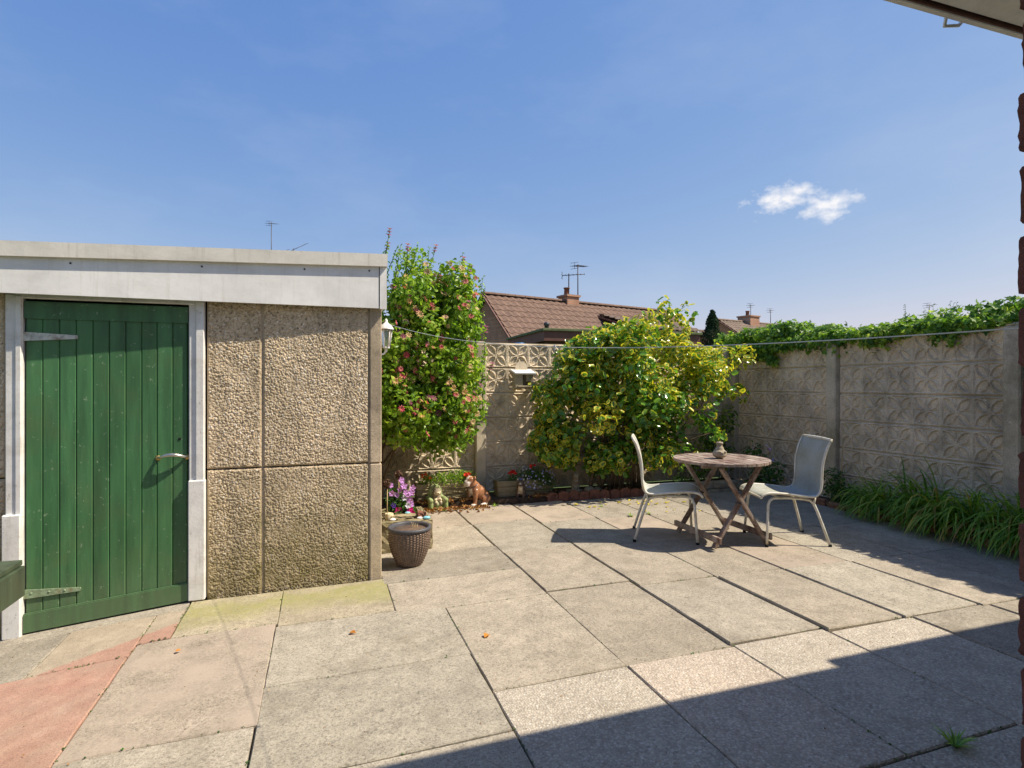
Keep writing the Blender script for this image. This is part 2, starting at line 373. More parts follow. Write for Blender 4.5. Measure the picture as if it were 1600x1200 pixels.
M['timber'] = simple('weathered_block', (.30, .25, .17), .9, .35, 18, .5, 70, dirt=((.10, .085, .05), .7))
def tablewood():
    t = NT('stained_table_wood'); v = t.map(t.obj, (14, 1.6, 14)); n = t.noise(4, 7, .7, v)
    col = t.ramp(n, [(.25, (.065, .036, .028)), (.5, (.13, .074, .056)), (.75, (.23, .15, .115))])
    ww = t.ramp(t.noise(7, 7, .75), [(.40, 0.), (.62, .9)]); col = t.mix(ww, col, (.40, .33, .27))
    col = t.mix(1., col, t.orand(.8, 1.2), 'MULTIPLY')
    t.bump(t.noise(9, 6, .7, v), .4, .004); return t.done(col, .6, .35)
M['tablewood'] = tablewood()
def slingmat():
    t = NT('woven_sling'); w = t.n.new('ShaderNodeTexWave'); w.inputs['Scale'].default_value = 52; w.bands_direction = 'Y'; t.l.new(t.obj, w.inputs['Vector'])
    w2 = t.n.new('ShaderNodeTexWave'); w2.inputs['Scale'].default_value = 52; w2.bands_direction = 'DIAGONAL'; t.l.new(t.obj, w2.inputs['Vector'])
    k = t.math('MULTIPLY', w.outputs['Fac'], w2.outputs['Fac'])
    col = t.ramp(k, [(0, (.30, .32, .30)), (.5, (.52, .54, .50)), (1, (.72, .73, .67))])
    dirt = t.ramp(t.noise(5, 6, .65), [(.42, 0.), (.72, .65)]); col = t.mix(dirt, col, (.25, .24, .15))
    t.bump(k, .5, .003); return t.done(col, .6, .3)
M['sling'] = slingmat()
M['chairframe'] = simple('cream_frame_paint', (.66, .64, .56), .4, .15, 18, .1, 80, .45, dirt=((.42, .33, .13), .75))
M['potglaze'] = simple('woven_pot_brown', (.155, .105, .075), .36, .45, 50, .3, 90, .5)
M['potrim'] = simple('pot_rim_grey', (.075, .075, .085), .5, .25, 30, .2, 90)
M['chips'] = simple('bark_chips', (.42, .26, .12), .9, .55, 60, .8, 120, dist=.01)
M['dogbrown'] = simple('dog_glaze_brown', (.34, .155, .075), .3, .35, 22, .1, 60, .5)
M['dogwhite'] = simple('dog_glaze_white', (.66, .58, .52), .35, .2, 22, .1, 60, .5, dirt=((.3, .22, .16), .5))
M['dogdark'] = simple('dog_glaze_dark', (.06, .045, .04), .4, .3, 30, .1, 60, .5)
M['dogseal'] = simple('terrier_brown', (.12, .075, .05), .5, .5, 40, .3, 60, .4)
M['mossgreen'] = simple('mossy_glaze', (.26, .33, .12), .7, .4, 30, .4, 90, dirt=((.5, .47, .33), .6))
M['hedge_grey'] = simple('figure_grey', (.30, .24, .17), .8, .4, 60, .5, 100, dirt=((.08, .06, .04), .8))
M['cream'] = simple('figure_cream', (.62, .52, .36), .7, .3, 60, .3, 100)
M['cone'] = simple('pine_cone', (.11, .06, .035), .8, .5, 60, .4, 100)
M['cane'] = simple('cane', (.45, .34, .17), .7, .3, 20, .2, 90)
M['bark'] = simple('bark', (.13, .095, .06), .9, .4, 30, .7, 60)
M['bluestone'] = simple('blue_pebble', (.22, .52, .62), .4, .2, 30, .1, 60, .5)
M['whitestone'] = simple('white_pebble', (.75, .72, .70), .5, .15, 40, .1, 60)
M['waxglass'] = simple('candle_glass', (.66, .56, .36), .2, .2, 30, 0, 10, .5)
M['blue'] = simple('blue_plastic', (.03, .22, .55), .4, .1, 10, 0)
M['brownfascia'] = simple('brown_fascia', (.13, .060, .045), .6, .2, 6, .1, 60)
M['cladding'] = simple('brown_cladding', (.14, .075, .050), .8, .3, 6, .3, 40)
M['flatroof'] = simple('mossy_flat_roof', (.13, .15, .075), .9, .4, 6, .3, 40)
M['slate'] = simple('dormer_cheek', (.17, .18, .21), .6, .15, 4, .1, 30)
M['glass'] = simple('window_glass', (.05, .07, .09), .05, .1, 3, 0, 10, .6)
def tilemat(name, c):
    t = NT(name); n = t.noise(3, 6, .7); f = t.noise(14, 5, .7)
    col = t.ramp(n, [(.3, tuple(q*.75 for q in c)), (.7, tuple(q*1.2 for q in c))]); col = t.mix(1., col, t.ramp(f, [(.3, .7), (.7, 1.25)]), 'MULTIPLY')
    t.bump(f, .3, .01); return t.done(col, .85, .25)
M['tile'] = tilemat('brown_roof_tile', (.165, .105, .078)); M['tile2'] = tilemat('grey_brown_roof_tile', (.20, .15, .115))
def housebrick():
    t = NT('house_brick'); b = t.n.new('ShaderNodeTexBrick'); t.l.new(t.map(t.obj, (1, 1, 1), rot=(R(90), 0, 0)), b.inputs['Vector'])
    b.inputs['Color1'].default_value = (.40, .19, .115, 1); b.inputs['Color2'].default_value = (.50, .26, .16, 1); b.inputs['Mortar'].default_value = (.30, .26, .21, 1)
    b.inputs['Scale'].default_value = 1; b.inputs['Brick Width'].default_value = .225; b.inputs['Row Height'].default_value = .075; b.inputs['Mortar Size'].default_value = .01
    col = t.mix(1., b.outputs['Color'], t.ramp(t.noise(4, 6, .7), [(.3, .75), (.7, 1.15)]), 'MULTIPLY'); t.bump(b.outputs['Fac'], .3, -.01); return t.done(col, .9, .2)
M['hbrick'] = housebrick()

def leafmat(name, stops, rough=.4, spec=.4, trans=.35):
    t = NT(name); a = t.attr('rnd'); col = t.ramp(a, stops)
    col = t.mix(1., col, t.ramp(t.noise(60, 3, .6), [(.3, .8), (.7, 1.15)]), 'MULTIPLY')
    t.done(col, rough, spec)
    tr = t.n.new('ShaderNodeBsdfTranslucent'); t.l.new(t.mix(1., col, (1.25, 1.3, .55), 'MULTIPLY'), tr.inputs[0])
    mx = t.n.new('ShaderNodeMixShader'); mx.inputs[0].default_value = trans
    out = t.n['Material Output']; t.l.new(t.b.outputs[0], mx.inputs[1]); t.l.new(tr.outputs[0], mx.inputs[2]); t.l.new(mx.outputs[0], out.inputs[0])
    return t.m
L_HONEY = leafmat('honeysuckle_leaf', [(0, (.08, .18, .022)), (.4, (.19, .34, .035)), (.75, (.31, .46, .05)), (1, (.46, .56, .09))], trans=.45)
L_HOLLYG = leafmat('holly_green', [(0, (.05, .15, .025)), (.5, (.11, .27, .035)), (1, (.21, .40, .06))], .24, .6, .36)
L_HOLLYY = leafmat('holly_gold', [(0, (.42, .44, .05)), (.5, (.62, .57, .06)), (1, (.80, .66, .08))], .25, .55, .35)
L_HOLLYM = leafmat('holly_lime', [(0, (.12, .22, .03)), (.5, (.20, .31, .04)), (1, (.34, .42, .05))], .25, .55, .3)
L_IVY = leafmat('ivy_leaf', [(0, (.04, .11, .02)), (.45, (.11, .24, .035)), (.8, (.28, .44, .06)), (1, (.46, .56, .11))], .48, .3, .42)
L_LILY = leafmat('strap_leaf', [(0, (.08, .20, .026)), (.5, (.19, .37, .045)), (.9, (.38, .56, .09)), (.93, (.52, .45, .10)), (1, (.40, .26, .10))], .35, .45, .42)
L_FERN = leafmat('bed_leaf', [(0, (.03, .08, .02)), (.5, (.06, .15, .03)), (1, (.13, .26, .05))], .5, .3, .3)
L_CONIF = leafmat('conifer_needle', [(0, (.012, .035, .016)), (1, (.045, .085, .035))], .6, .2, .1)
L_LITTER = leafmat('leaf_litter', [(0, (.12, .05, .02)), (.4, (.26, .12, .045)), (.8, (.42, .22, .08)), (1, (.55, .36, .14))], .8, .2, .15)
L_YELLOW = leafmat('yellow_leaf', [(0, (.5, .42, .04)), (1, (.72, .58, .06))], .5, .3, .3)
L_ORANGE = leafmat('orange_leaf', [(0, (.5, .18, .02)), (1, (.6, .26, .04))], .5, .3, .3)
def petal(name, a, b): return leafmat(name, [(0, a), (1, b)], .5, .25, .35)
P_PINK = petal('petal_pink', (.62, .07, .14), (.82, .24, .28)); P_PEACH = petal('petal_peach', (.75, .36, .18), (.85, .60, .38)); P_MAUVE = petal('petal_mauve', (.28, .06, .14), (.45, .14, .24))
P_LILAC = petal('petal_lilac', (.55, .28, .66), (.78, .55, .82)); P_MAG = petal('petal_magenta', (.62, .02, .22), (.8, .06, .36)); P_PURPLE = petal('petal_purple', (.05, .02, .16), (.12, .06, .32))
P_WHITE = petal('petal_white', (.7, .68, .8), (.85, .84, .9)); P_RED = petal('petal_red', (.5, .01, .015), (.75, .05, .02)); P_ORG = petal('petal_orange', (.7, .10, .03), (.8, .26, .07)); P_LAV = petal('petal_lavender', (.30, .30, .68), (.55, .52, .85))

# ------------------------------------------------------------------ foliage tools
def leaf_oval(w=.5, fold=.18):
    V = np.array([(0, 0, 0), (-w*.8, .32, fold), (-w*.75, .66, fold), (0, 1, -.05), (w*.75, .66, fold), (w*.8, .32, fold), (0, .5, 0.)], float); V[:, 0] *= .62
    return V, [(0, 6, 2, 1), (6, 3, 2), (0, 5, 4, 6), (6, 4, 3)], [0, 0, 0, 0]
def leaf_holly():
    n = 8; V = []; 
    for k in range(n):
        a = 2*math.pi*k/n; wob = .06 if k % 2 else 0
        V.append((.32*math.sin(a)*(1+wob*3), .5-.5*math.cos(a), .10*abs(math.sin(a))+wob))
    for k in range(n):
        a = 2*math.pi*k/n; V.append((.17*math.sin(a), .5-.33*math.cos(a), .035*abs(math.sin(a))))
    F = [(k, (k+1) % n, n+(k+1) % n, n+k) for k in range(n)]+[(8, 9, 10, 14, 15), (10, 11, 12, 13, 14)]
    return np.array(V, float), F, [1]*n+[0, 0]
def leaf_ivy():
    pts = [(0, 0), (-.34, .08), (-.5, .4), (-.22, .48), (0, 1), (.22, .48), (.5, .4), (.34, .08)]
    V = np.array([(x, y, .12*abs(x)) for x, y in pts]+[(0, .45, 0)], float)
    return V, [(8, (k+1) % 8, k) for k in range(8)], [0]*8
def orient(nrm, roll):
    z = nrm/np.linalg.norm(nrm, axis=1, keepdims=True)
    ref = np.where(np.abs(z[:, 2:3]) < .95, np.array([[0, 0, 1.]]), np.array([[1., 0, 0]]))
    x = np.cross(ref, z); x /= np.linalg.norm(x, axis=1, keepdims=True); y = np.cross(z, x)
    c, s = np.cos(roll)[:, None], np.sin(roll)[:, None]
    return np.stack([x*c+y*s, -x*s+y*c, z], axis=1)          # rows are local axes in world
def scatter_mesh(name, tmpl, P, Nrm, S, rnd=None, roll=None, kinds=None, mats=None):
    """bulk copies of one leaf template; kinds: per-leaf material offset"""
    V0, F0, m0 = tmpl; n = len(P); k = len(V0)
    roll = RNG.uniform(0, 2*math.pi, n) if roll is None else roll
    A = orient(Nrm, roll); V = np.einsum('vi,nij->nvj', V0, A)*S[:, None, None]+P[:, None, :]
    rnd = RNG.random(n) if rnd is None else rnd
    by = {}
    for f, m in zip(F0, m0): by.setdefault(len(f), []).append((f, m))
    FL, MI, RD = [], [], []
    for kk, lst in by.items():
        f = np.array([q[0] for q in lst]); m = np.array([q[1] for q in lst])
        FL.append((f[None]+(np.arange(n)*k)[:, None, None]).reshape(-1, kk))
        mm = np.tile(m, (n, 1))
        if kinds is not None: mm = np.array(kinds)[np.arange(n)][:, None, :].repeat(len(m), 1)[np.arange(n)[:, None], np.arange(len(m))[None], mm]
        MI.append(mm.ravel()); RD.append(np.repeat(rnd, len(m)))
    return npmesh(name, V.reshape(-1, 3), FL, np.concatenate(MI), np.concatenate(RD))
def clump_points(clumps, per, shell=.55, up=.35, fixed=0):
    P, Nn, Id = [], [], []
    for i, (c, r) in enumerate(clumps):
        r = np.array(r if isinstance(r, (tuple, list, np.ndarray)) else (r, r, r)); n = fixed or max(3, int(per*(r.mean()/.22)**2))
        d = RNG.normal(size=(n, 3)); d /= np.linalg.norm(d, axis=1, keepdims=True)
        rad = shell+(1.08-shell)*RNG.random(n)**.6
        P.append(np.array(c)+d*r*rad[:, None]); Nn.append(d*.8+RNG.normal(size=(n, 3))*.55+np.array([0, 0, up])); Id.append(np.full(n, i))
    return np.concatenate(P), np.concatenate(Nn), np.concatenate(Id)
def inpoly(x, z, poly):
    c = False; j = len(poly)-1
    for i in range(len(poly)):
        (xi, zi), (xj, zj) = poly[i], poly[j]
        if (zi > z) != (zj > z) and x < (xj-xi)*(z-zi)/(zj-zi)+xi: c = not c
        j = i
    return c
def flower_star(n=8, w=.16, up=.35, curl=.25):
    V, F = [], []
    for k in range(n):
        a = 2*math.pi*k/n; c, s = math.cos(a), math.sin(a); b = len(V)
        V += [(0, 0, 0), (c*.55-s*w, s*.55+c*w, up), (c, s, up-curl), (c*.55+s*w, s*.55-c*w, up)]; F.append((b, b+3, b+2, b+1))
    return np.array(V, float), F, [0]*n
def flower_disc(n=5):
    V, F, m = [(0, 0, -.25)], [], []
    for k in range(n*2):
        a = 2*math.pi*k/(n*2); r = 1 if k % 2 == 0 else .72; V.append((r*math.cos(a), r*math.sin(a), .12*(k % 2)))
    F = [(0, 1+k, 1+(k+1) % (2*n)) for k in range(2*n)]
    V = np.array(V, float); return V, F, [0]*(2*n)

def blob(parts, voxel, smooth=4):
    """parts: (centre, radii) ellipsoids or ('cap', a, b, ra, rb) tapered limbs -> one continuous mesh"""
    bm = bmesh.new()
    for p in parts:
        if p[0] == 'cap':
            a, b, ra, rb = Vector(p[1]), Vector(p[2]), p[3], p[4]; n = max(2, int((b-a).length/(min(ra, rb)*.45)))
            for i in range(n+1):
                t = i/n; bmesh.ops.create_icosphere(bm, subdivisions=2, radius=1, matrix=Matrix.Translation(a.lerp(b, t)) @ Matrix.Diagonal((ra+(rb-ra)*t,)*3+(1,)))
        else:
            c, r = p; r = r if isinstance(r, tuple) else (r, r, r)
            bmesh.ops.create_icosphere(bm, subdivisions=3, radius=1, matrix=Matrix.Translation(c) @ Matrix.Diagonal((*r, 1)))
    me = bpy.data.meshes.new('tmp'); bm.to_mesh(me); bm.free()
    o = bpy.data.objects.new('tmp', me); COL.objects.link(o)
    md = o.modifiers.new('r', 'REMESH'); md.mode = 'VOXEL'; md.voxel_size = voxel; md.use_smooth_shade = True
    sm = o.modifiers.new('s', 'SMOOTH'); sm.factor = .5; sm.iterations = smooth
    dg = bpy.context.evaluated_depsgraph_get(); out = bpy.data.meshes.new_from_object(o.evaluated_get(dg))
    bpy.data.objects.remove(o); out.polygons.foreach_set('use_smooth', [True]*len(out.polygons)); return out
def paint(me, mats, fn):
    me.materials.clear()
    for m in mats: me.materials.append(m)
    me.polygons.foreach_set('material_index', [fn(p.center) for p in me.polygons]); return me

def rough_box(dx, dy, dz, n=7, amp=.008, rnd=.14):
    bm = bmesh.new(); bmesh.ops.create_cube(bm, size=1); bmesh.ops.subdivide_edges(bm, edges=bm.edges[:], cuts=n, use_grid_fill=True)
    mn = min(dx, dy, dz)
    for v in bm.verts:      # knock the arrises off, then roughen
        k = [abs(v.co.x)*2 > .98, abs(v.co.y)*2 > .98, abs(v.co.z)*2 > .98]; c = sum(k)
        p = Vector((v.co.x*dx, v.co.y*dy, v.co.z*dz))
        if c >= 2: p = p-Vector([mn*rnd*(.6 if c == 2 else .8)*math.copysign(1, v.co[a])*.5 if k[a] else 0 for a in range(3)])
        v.co = p+Vector([random.uniform(-amp, amp) for _ in range(3)])
    me = bpy.data.meshes.new('rough'); bm.to_mesh(me); bm.free(); return me

# ================================================================== SETTING
g = MB(); g.add([(-400, -200, -.16), (400, -200, -.16), (400, 600, -.16), (-400, 600, -.16)], [(0, 1, 2, 3)])
tag(g.build('ground', M['grass']), 'rough grass ground beyond the garden fence', None, kind='structure')
pt = MB()      # bedding under the slabs follows the patio's fall
xs = [-4.5, -.8, 6.2]
for i in range(2):
    a, b = xs[i], xs[i+1]; pt.add([(a, -3, gz(a)-.024), (b, -3, gz(b)-.024), (b, 6.78, gz(b)-.024), (a, 6.78, gz(a)-.024)], [(0, 1, 2, 3)])
patio = tag(pt.build('patio', M['joint']), kind='structure'); patio['label'] = 'paved patio of weathered concrete slabs'

def slab(x0, x1, y0, y1, mat, dl=0., dr=0., tiltn=0., sk=None):
    """one flag; dl/dr lift of its left and right edge, tiltn lift of its near edge"""
    gap = random.uniform(.0008, .002); cx, cy = (x0+x1)/2, (y0+y1)/2
    n = 7; vs_ = []; j = lambda: random.uniform(-.0016, .0016)
    per = [(x0+gap+(x1-x0-2*gap)*i/n, y0+gap) for i in range(n)]+[(x1-gap, y0+gap+(y1-y0-2*gap)*i/n) for i in range(n)]
    per += [(x1-gap-(x1-x0-2*gap)*i/n, y1-gap) for i in range(n)]+[(x0+gap, y1-gap-(y1-y0-2*gap)*i/n) for i in range(n)]
    if sk: per = [(px+(sk[0]*(py-cy)), py+sk[1]*(px-cx)) for px, py in per]
    per = [(px+j(), py+j()) for px, py in per]
    def H(px, py):
        t = (px-x0)/(x1-x0); return gz(px)+dl*(1-t)+dr*t+tiltn*(1-(py-y0)/(y1-y0))
    ins = lambda p, q: (p[0]+(cx-p[0])*q/max(.2, math.hypot(cx-p[0], cy-p[1])), p[1]+(cy-p[1])*q/max(.2, math.hypot(cx-p[0], cy-p[1])))
    N = len(per)
    vs_ += [(p[0], p[1], gz(p[0])-.055) for p in per]
    vs_ += [(p[0], p[1], H(*p)-.005+random.uniform(-.002, .001)) for p in per]
    top = [ins(p, .005) for p in per]; vs_ += [(p[0], p[1], H(*p)) for p in top]
    fs = [(i, (i+1) % N, N+(i+1) % N, N+i) for i in range(N)]+[(N+i, N+(i+1) % N, 2*N+(i+1) % N, 2*N+i) for i in range(N)]+[tuple(range(2*N, 3*N))]
    m = MB().add([(p[0]-cx, p[1]-cy, p[2]) for p in vs_], fs)
    return m.build('paving_slab', M[mat], patio, (cx, cy, 0))
S = [(-.79, -.237, 3.635, 4.20, 'slab_moss', 0, 0, 0), (-.237, .44, 3.59, 4.20, 'slab_moss', .004, 0, 0),
     (-.95, -.245, 2.58, 3.63, 'slab_pink', 0, .004, 0), (-.95, -.255, 1.6, 2.575, 'slab_grey', 0, .002, 0), (-.95, -.255, .6, 1.595, 'slab_grey', 0, 0, 0),
     (-.245, .74, 2.885, 3.585, 'slab_pale', .003, 0, .0), (-.25, .735, 2.19, 2.88, 'slab_pale', .004, .002, .003), (-.255, .735, 1.25, 2.185, 'slab_grey', 0, .002, 0),
     (.44, 1.42, 3.52, 4.08, 'slab_buff', 0, .002, 0), (.42, 1.42, 4.085, 4.70, 'slab_grey', 0, .001, 0), (.42, 1.41, 4.705, 5.49, 'slab_buff', .002, 0, 0), (.42, 1.40, 5.495, 6.28, 'slab_pink', 0, .002, 0),
     (.74, 1.42, 2.495, 3.515, 'slab_buff', .001, .003, .002), (.74, 1.42, 1.55, 2.49, 'slab_agg', .004, .002, .006), (.74, 1.42, .6, 1.545, 'slab_agg', 0, 0, 0),
     (1.42, 2.04, 2.49, 3.54, 'slab_buff', .002, -.001, 0), (1.42, 2.04, 3.545, 4.47, 'slab_buff', .009, .003, .002), (1.42, 2.05, 4.475, 5.48, 'slab_pale', .001, .002, 0), (1.41, 2.06, 5.485, 6.26, 'slab_pink', .004, .002, 0),
     (1.42, 2.05, 1.55, 2.485, 'slab_aggpink', .010, .0, .004), (1.42, 2.05, .6, 1.545, 'slab_agg', 0, 0, 0),
     (2.04, 2.65, 2.50, 3.415, 'slab_grey', .010, -.002, .006), (2.05, 2.65, 3.42, 4.36, 'slab_buff', .008, .002, 0), (2.06, 2.66, 4.365, 5.29, 'slab_pale', .003, 0, 0), (2.07, 2.67, 5.295, 6.2, 'slab_pink', .005, .001, 0),
     (2.05, 2.65, 1.55, 2.495, 'slab_agg', .006, .0, .002), (2.05, 2.65, .6, 1.545, 'slab_agg', 0, 0, 0),
     (2.65, 3.205, 2.45, 3.375, 'slab_buff', .015, .0, .004), (2.65, 3.205, 3.38, 4.30, 'slab_buff', .006, .001, 0), (2.66, 3.22, 4.305, 5.22, 'slab_pink', .005, 0, 0), (2.67, 3.24, 5.225, 6.12, 'slab_grey', .005, 0, 0),
     (2.65, 3.25, 1.50, 2.445, 'slab_agg', .007, .0, .003), (2.65, 3.25, .6, 1.495, 'slab_agg', 0, 0, 0),
     (3.205, 3.80, 2.43, 3.345, 'slab_pale', .011, .002, .003), (3.205, 3.80, 3.35, 4.26, 'slab_pink', .008, .001, 0), (3.22, 3.82, 4.265, 5.17, 'slab_buff', .006, 0, 0), (3.24, 3.84, 5.175, 6.05, 'slab_grey', .005, .0, 0),
     (3.25, 3.85, 1.50, 2.425, 'slab_grey', .008, .002, .0), (3.25, 3.85, .6, 1.495, 'slab_agg', 0, 0, 0),
     (3.80, 4.40, 2.40, 3.31, 'slab_buff', .008, .0, .003), (3.80, 4.41, 3.315, 4.22, 'slab_pale', .004, 0, 0), (3.82, 4.42, 4.225, 5.13, 'slab_grey', .004, 0, 0), (3.84, 4.44, 5.135, 6.0, 'slab_grey', .004, 0, 0),
     (3.85, 4.45, 1.50, 2.395, 'slab_buff', .009, 0, 0), (3.85, 4.45, .6, 1.495, 'slab_grey', 0, 0, 0),
     (4.40, 5.16, 2.38, 3.29, 'slab_grey', .006, 0, 0), (4.41, 5.18, 3.295, 4.19, 'slab_buff', .003, 0, 0), (4.42, 5.19, 4.195, 5.10, 'slab_grey', .005, 0, 0), (4.44, 5.2, 5.105, 5.9, 'slab_grey', .002, 0, 0),
     (4.45, 5.15, 1.50, 2.375, 'slab_grey', .006, 0, 0), (4.45, 5.15, .6, 1.495, 'slab_grey', .0, 0, 0),
     (-2.3, -.955, 2.58, 3.50, 'slab_red', 0, 0, 0), (-2.3, -.955, 1.6, 2.575, 'slab_red', 0, 0, 0),
     (-1.40, -.957, 3.505, 4.07, 'slab_wedge', 0, 0, 0), (-.953, -.795, 3.645, 4.07, 'slab_wedge', 0, 0, 0), (-2.05, -1.405, 3.49, 4.06, 'slab_grey', 0, 0, 0), (-2.7, -2.055, 3.49, 4.06, 'slab_grey', 0, 0, 0)]
for q in S: slab(*q[:5], dl=q[5]*(1. if q[5] > .0075 else .4)+random.uniform(0, .001), dr=q[6], tiltn=q[7], sk=(random.uniform(-.003, .003), random.uniform(-.003, .003)))
th = MB(); th.prism([(-2.7, -.30), (-2.7, -.245), (-1.69, -.108), (-.80, -.016), (-.80, -.09)], 4.075, 4.26, 1)
tag(th.build('concrete_threshold', M['slab_grey'], patio))

def bedmesh(name, outline, z0, z1):
    m = MB(); m.prism(outline, z0, z1, 2); o = m.build(name, M['soil']); return tag(o, kind='structure')
bedmesh('back_flower_bed', [(.44, 6.26), (1.4, 6.29), (2.6, 6.22), (3.9, 6.07), (5.22, 5.93), (5.46, 5.93), (5.46, 6.74), (.44, 6.74)], -.05, .085)
bedmesh('side_flower_bed', [(5.25, 1.0), (5.5, 1.0), (5.5, 5.92), (5.25, 5.92)], -.05, .105)

# ================================================================== FENCE
def panel_mesh(Lp, nb, rows=26, cols=26, h=.296, top=False):
    bw = Lp/nb; nx = nb*cols+1; nz = rows+1
    X = np.linspace(0, Lp, nx); Z = np.linspace(0, h, nz); XX, ZZ = np.meshgrid(X, Z)
    u = ((XX/bw) % 1.0)*2-1; u[:, -1] = 1; v = ZZ/h*2-1
    au, av = np.abs(u), np.abs(v)
    sst = lambda x, a, b: np.clip((x-a)/(b-a), 0, 1)**2*(3-2*np.clip((x-a)/(b-a), 0, 1))
    p_, q_ = (au+av)/math.sqrt(2), np.abs(au-av)/math.sqrt(2); Lp_ = 1.14
    ins = .25*(1-((p_-.05-Lp_/2)/(Lp_/2))**2)-q_                   # >0 inside a diagonal petal
    petal_ = -.017*sst(ins, .03, .10)+.006*np.exp(-(ins/.035)**2)
    far = np.maximum(au, av); near_ = np.minimum(au, av)
    tri = -.008*sst(-ins, .07, .12)*sst(far, .30, .40)*(1-sst(far, .84, .88))*(1-.0*near_)
    slit = -.008*(1-sst(near_, .02, .05))*sst(far, .22, .3)*(1-sst(far, .84, .88))
    edge = far; m = sst(edge, .88, .92); D = (petal_+tri+slit)*(1-m)+.004*m-.010*sst(av, .965, 1.0)
    D = D+RNG.normal(size=D.shape)*.0007
    V = np.stack([XX, -D, ZZ], -1).reshape(-1, 3)
    i = np.arange(nz-1)[:, None]*nx+np.arange(nx-1)[None]; i = i.ravel()
    F = [np.stack([i, i+1, i+nx+1, i+nx], 1)]
    z1 = .3046; yb = .013       # interlocking tongue behind the face closes the joint
    back = np.array([(0, yb, 0), (Lp, yb, 0), (Lp, yb, z1), (0, yb, z1), (0, .045, 0), (Lp, .045, 0), (Lp, .045, z1), (0, .045, z1)], float); b = len(V)
    V = np.concatenate([V, back]); F.append(np.array([(b, b+1, b+2, b+3), (b+4, b+7, b+6, b+5), (b, b+4, b+5, b+1), (b+3, b+2, b+6, b+7), (b, b+3, b+7, b+4), (b+1, b+5, b+6, b+2)]))
    me = npmesh('fence_panel', V, F); me.materials.append(M['fence']); return me
PH = .305; PZ = .08
def post_mesh(w=.13, d=.14, h=1.86):
    m = MB(); m.box((0, 0, h/2), (w, d, h), .012); m.box((0, 0, h+.012), (w*.82, d*.82, .03), .01); return m
backf = thing('concrete_fence', 'patterned concrete panel fence along the back behind the bushes', 'fence', (0, 6.8, 0))
P6 = panel_mesh(1.69, 6)
pm_ = post_mesh().mesh('fence_post')
for x in (-1.76, .07, 1.85, 3.67, 5.46): link('fence_post', pm_, M['post'], backf, (x, -.005, .03))
for i, x in enumerate((-1.69, .14, 1.92, 3.74)):
    for k in range(6):
        o = link('fence_panel', P6, M['fence'], backf, (x, random.uniform(-.003, .003), PZ+k*PH)); o.scale.x = (1.665/1.69 if i == 3 else 1.0)
sidef = thing('concrete_fence', 'patterned concrete panel fence on the right, topped with ivy', 'fence', (5.55, 0, 0))
for y in (6.70, 5.05, 3.25, 1.43): link('fence_post', pm_, M['post'], sidef, (.0, y, .03), (0, 0, R(90)))
for (y, L) in ((6.63, 1.51), (4.98, 1.66), (3.18, 1.69)):
    for k in range(6):
        o = link('fence_panel', P6, M['fence'], sidef, (random.uniform(-.004, .004), y, PZ+k*PH), (0, 0, R(-90))); o.scale.x = L/1.69

# ================================================================== GARAGE
gar = thing('garage', 'pebbledash concrete garage with white fascia and green door', 'garage', (0, 4.23, 0))
def pebble_panel(w, h, pitch=.004, seed=1, psize=.0088):
    rg = np.random.default_rng(seed); nx, nz = int(w/pitch)+1, int(h/pitch)+1
    X = np.linspace(0, w, nx); Z = np.linspace(0, h, nz); gx, gzz = int(w/psize)+3, int(h/psize)+3
    cx = (np.arange(gx)-1)[None, :]*psize+rg.uniform(-.45, .45, (gzz, gx))*psize; cz = (np.arange(gzz)-1)[:, None]*psize+rg.uniform(-.45, .45, (gzz, gx))*psize
    rad = rg.uniform(.3, .95, (gzz, gx))*psize; lift = rg.uniform(0, .5, (gzz, gx))*psize*.5; colr = rg.random((gzz, gx))
    XX, ZZ = np.meshgrid(X, Z); Hh = np.zeros_like(XX); C = np.full_like(XX, .35)
    ci = np.clip((XX/psize).astype(int)+1, 1, gx-2); cj = np.clip((ZZ/psize).astype(int)+1, 1, gzz-2)
    for dj in (-1, 0, 1):
        for di in (-1, 0, 1):
            a, b = cj+dj, ci+di; d2 = (XX-cx[a, b])**2+(ZZ-cz[a, b])**2; r2 = rad[a, b]**2
            hh = np.where(d2 < r2, np.sqrt(np.maximum(r2-d2, 0))*.6+lift[a, b], 0); up = hh > Hh
            Hh = np.where(up, hh, Hh); C = np.where(up, colr[a, b], C)
    ph = rg.uniform(0, 6, 6); bald = np.sin(XX*9+ph[0]+2*np.sin(ZZ*7+ph[1]))*np.sin(ZZ*11+ph[2]+2*np.sin(XX*6+ph[3])); Hh = Hh*np.clip(1.05-.75*np.clip(bald-.25, 0, 1), .25, 1.1)
    e = np.minimum(np.minimum(XX, w-XX), np.minimum(ZZ, h-ZZ)); k = np.clip(e/.012, 0, 1); Hh = Hh*k-.004*(1-k)
    V = np.stack([XX, -Hh, ZZ], -1).reshape(-1, 3); i = (np.arange(nz-1)[:, None]*nx+np.arange(nx-1)[None]).ravel()
    F = [np.stack([i, i+1, i+nx+1, i+nx], 1)]; b = len(V)
    box = np.array([(0, .004, 0), (w, .004, 0), (w, .004, h), (0, .004, h), (0, .05, 0), (w, .05, 0), (w, .05, h), (0, .05, h)]); V = np.concatenate([V, box])
    F.append(np.array([(b+4, b+7, b+6, b+5), (b, b+4, b+5, b+1), (b+3, b+2, b+6, b+7), (b, b+3, b+7, b+4), (b+1, b+5, b+6, b+2)]))
    me = npmesh('wall_panel', V, F, smooth=False)
    for nm, arr in (('peb', C), ('pit', np.clip(Hh/(psize*.75), 0, 1))):
        at = me.attributes.new(nm, 'FLOAT', 'POINT'); at.data.foreach_set('value', np.concatenate([arr.ravel(), np.zeros(8)]).astype(np.float32))
    return me
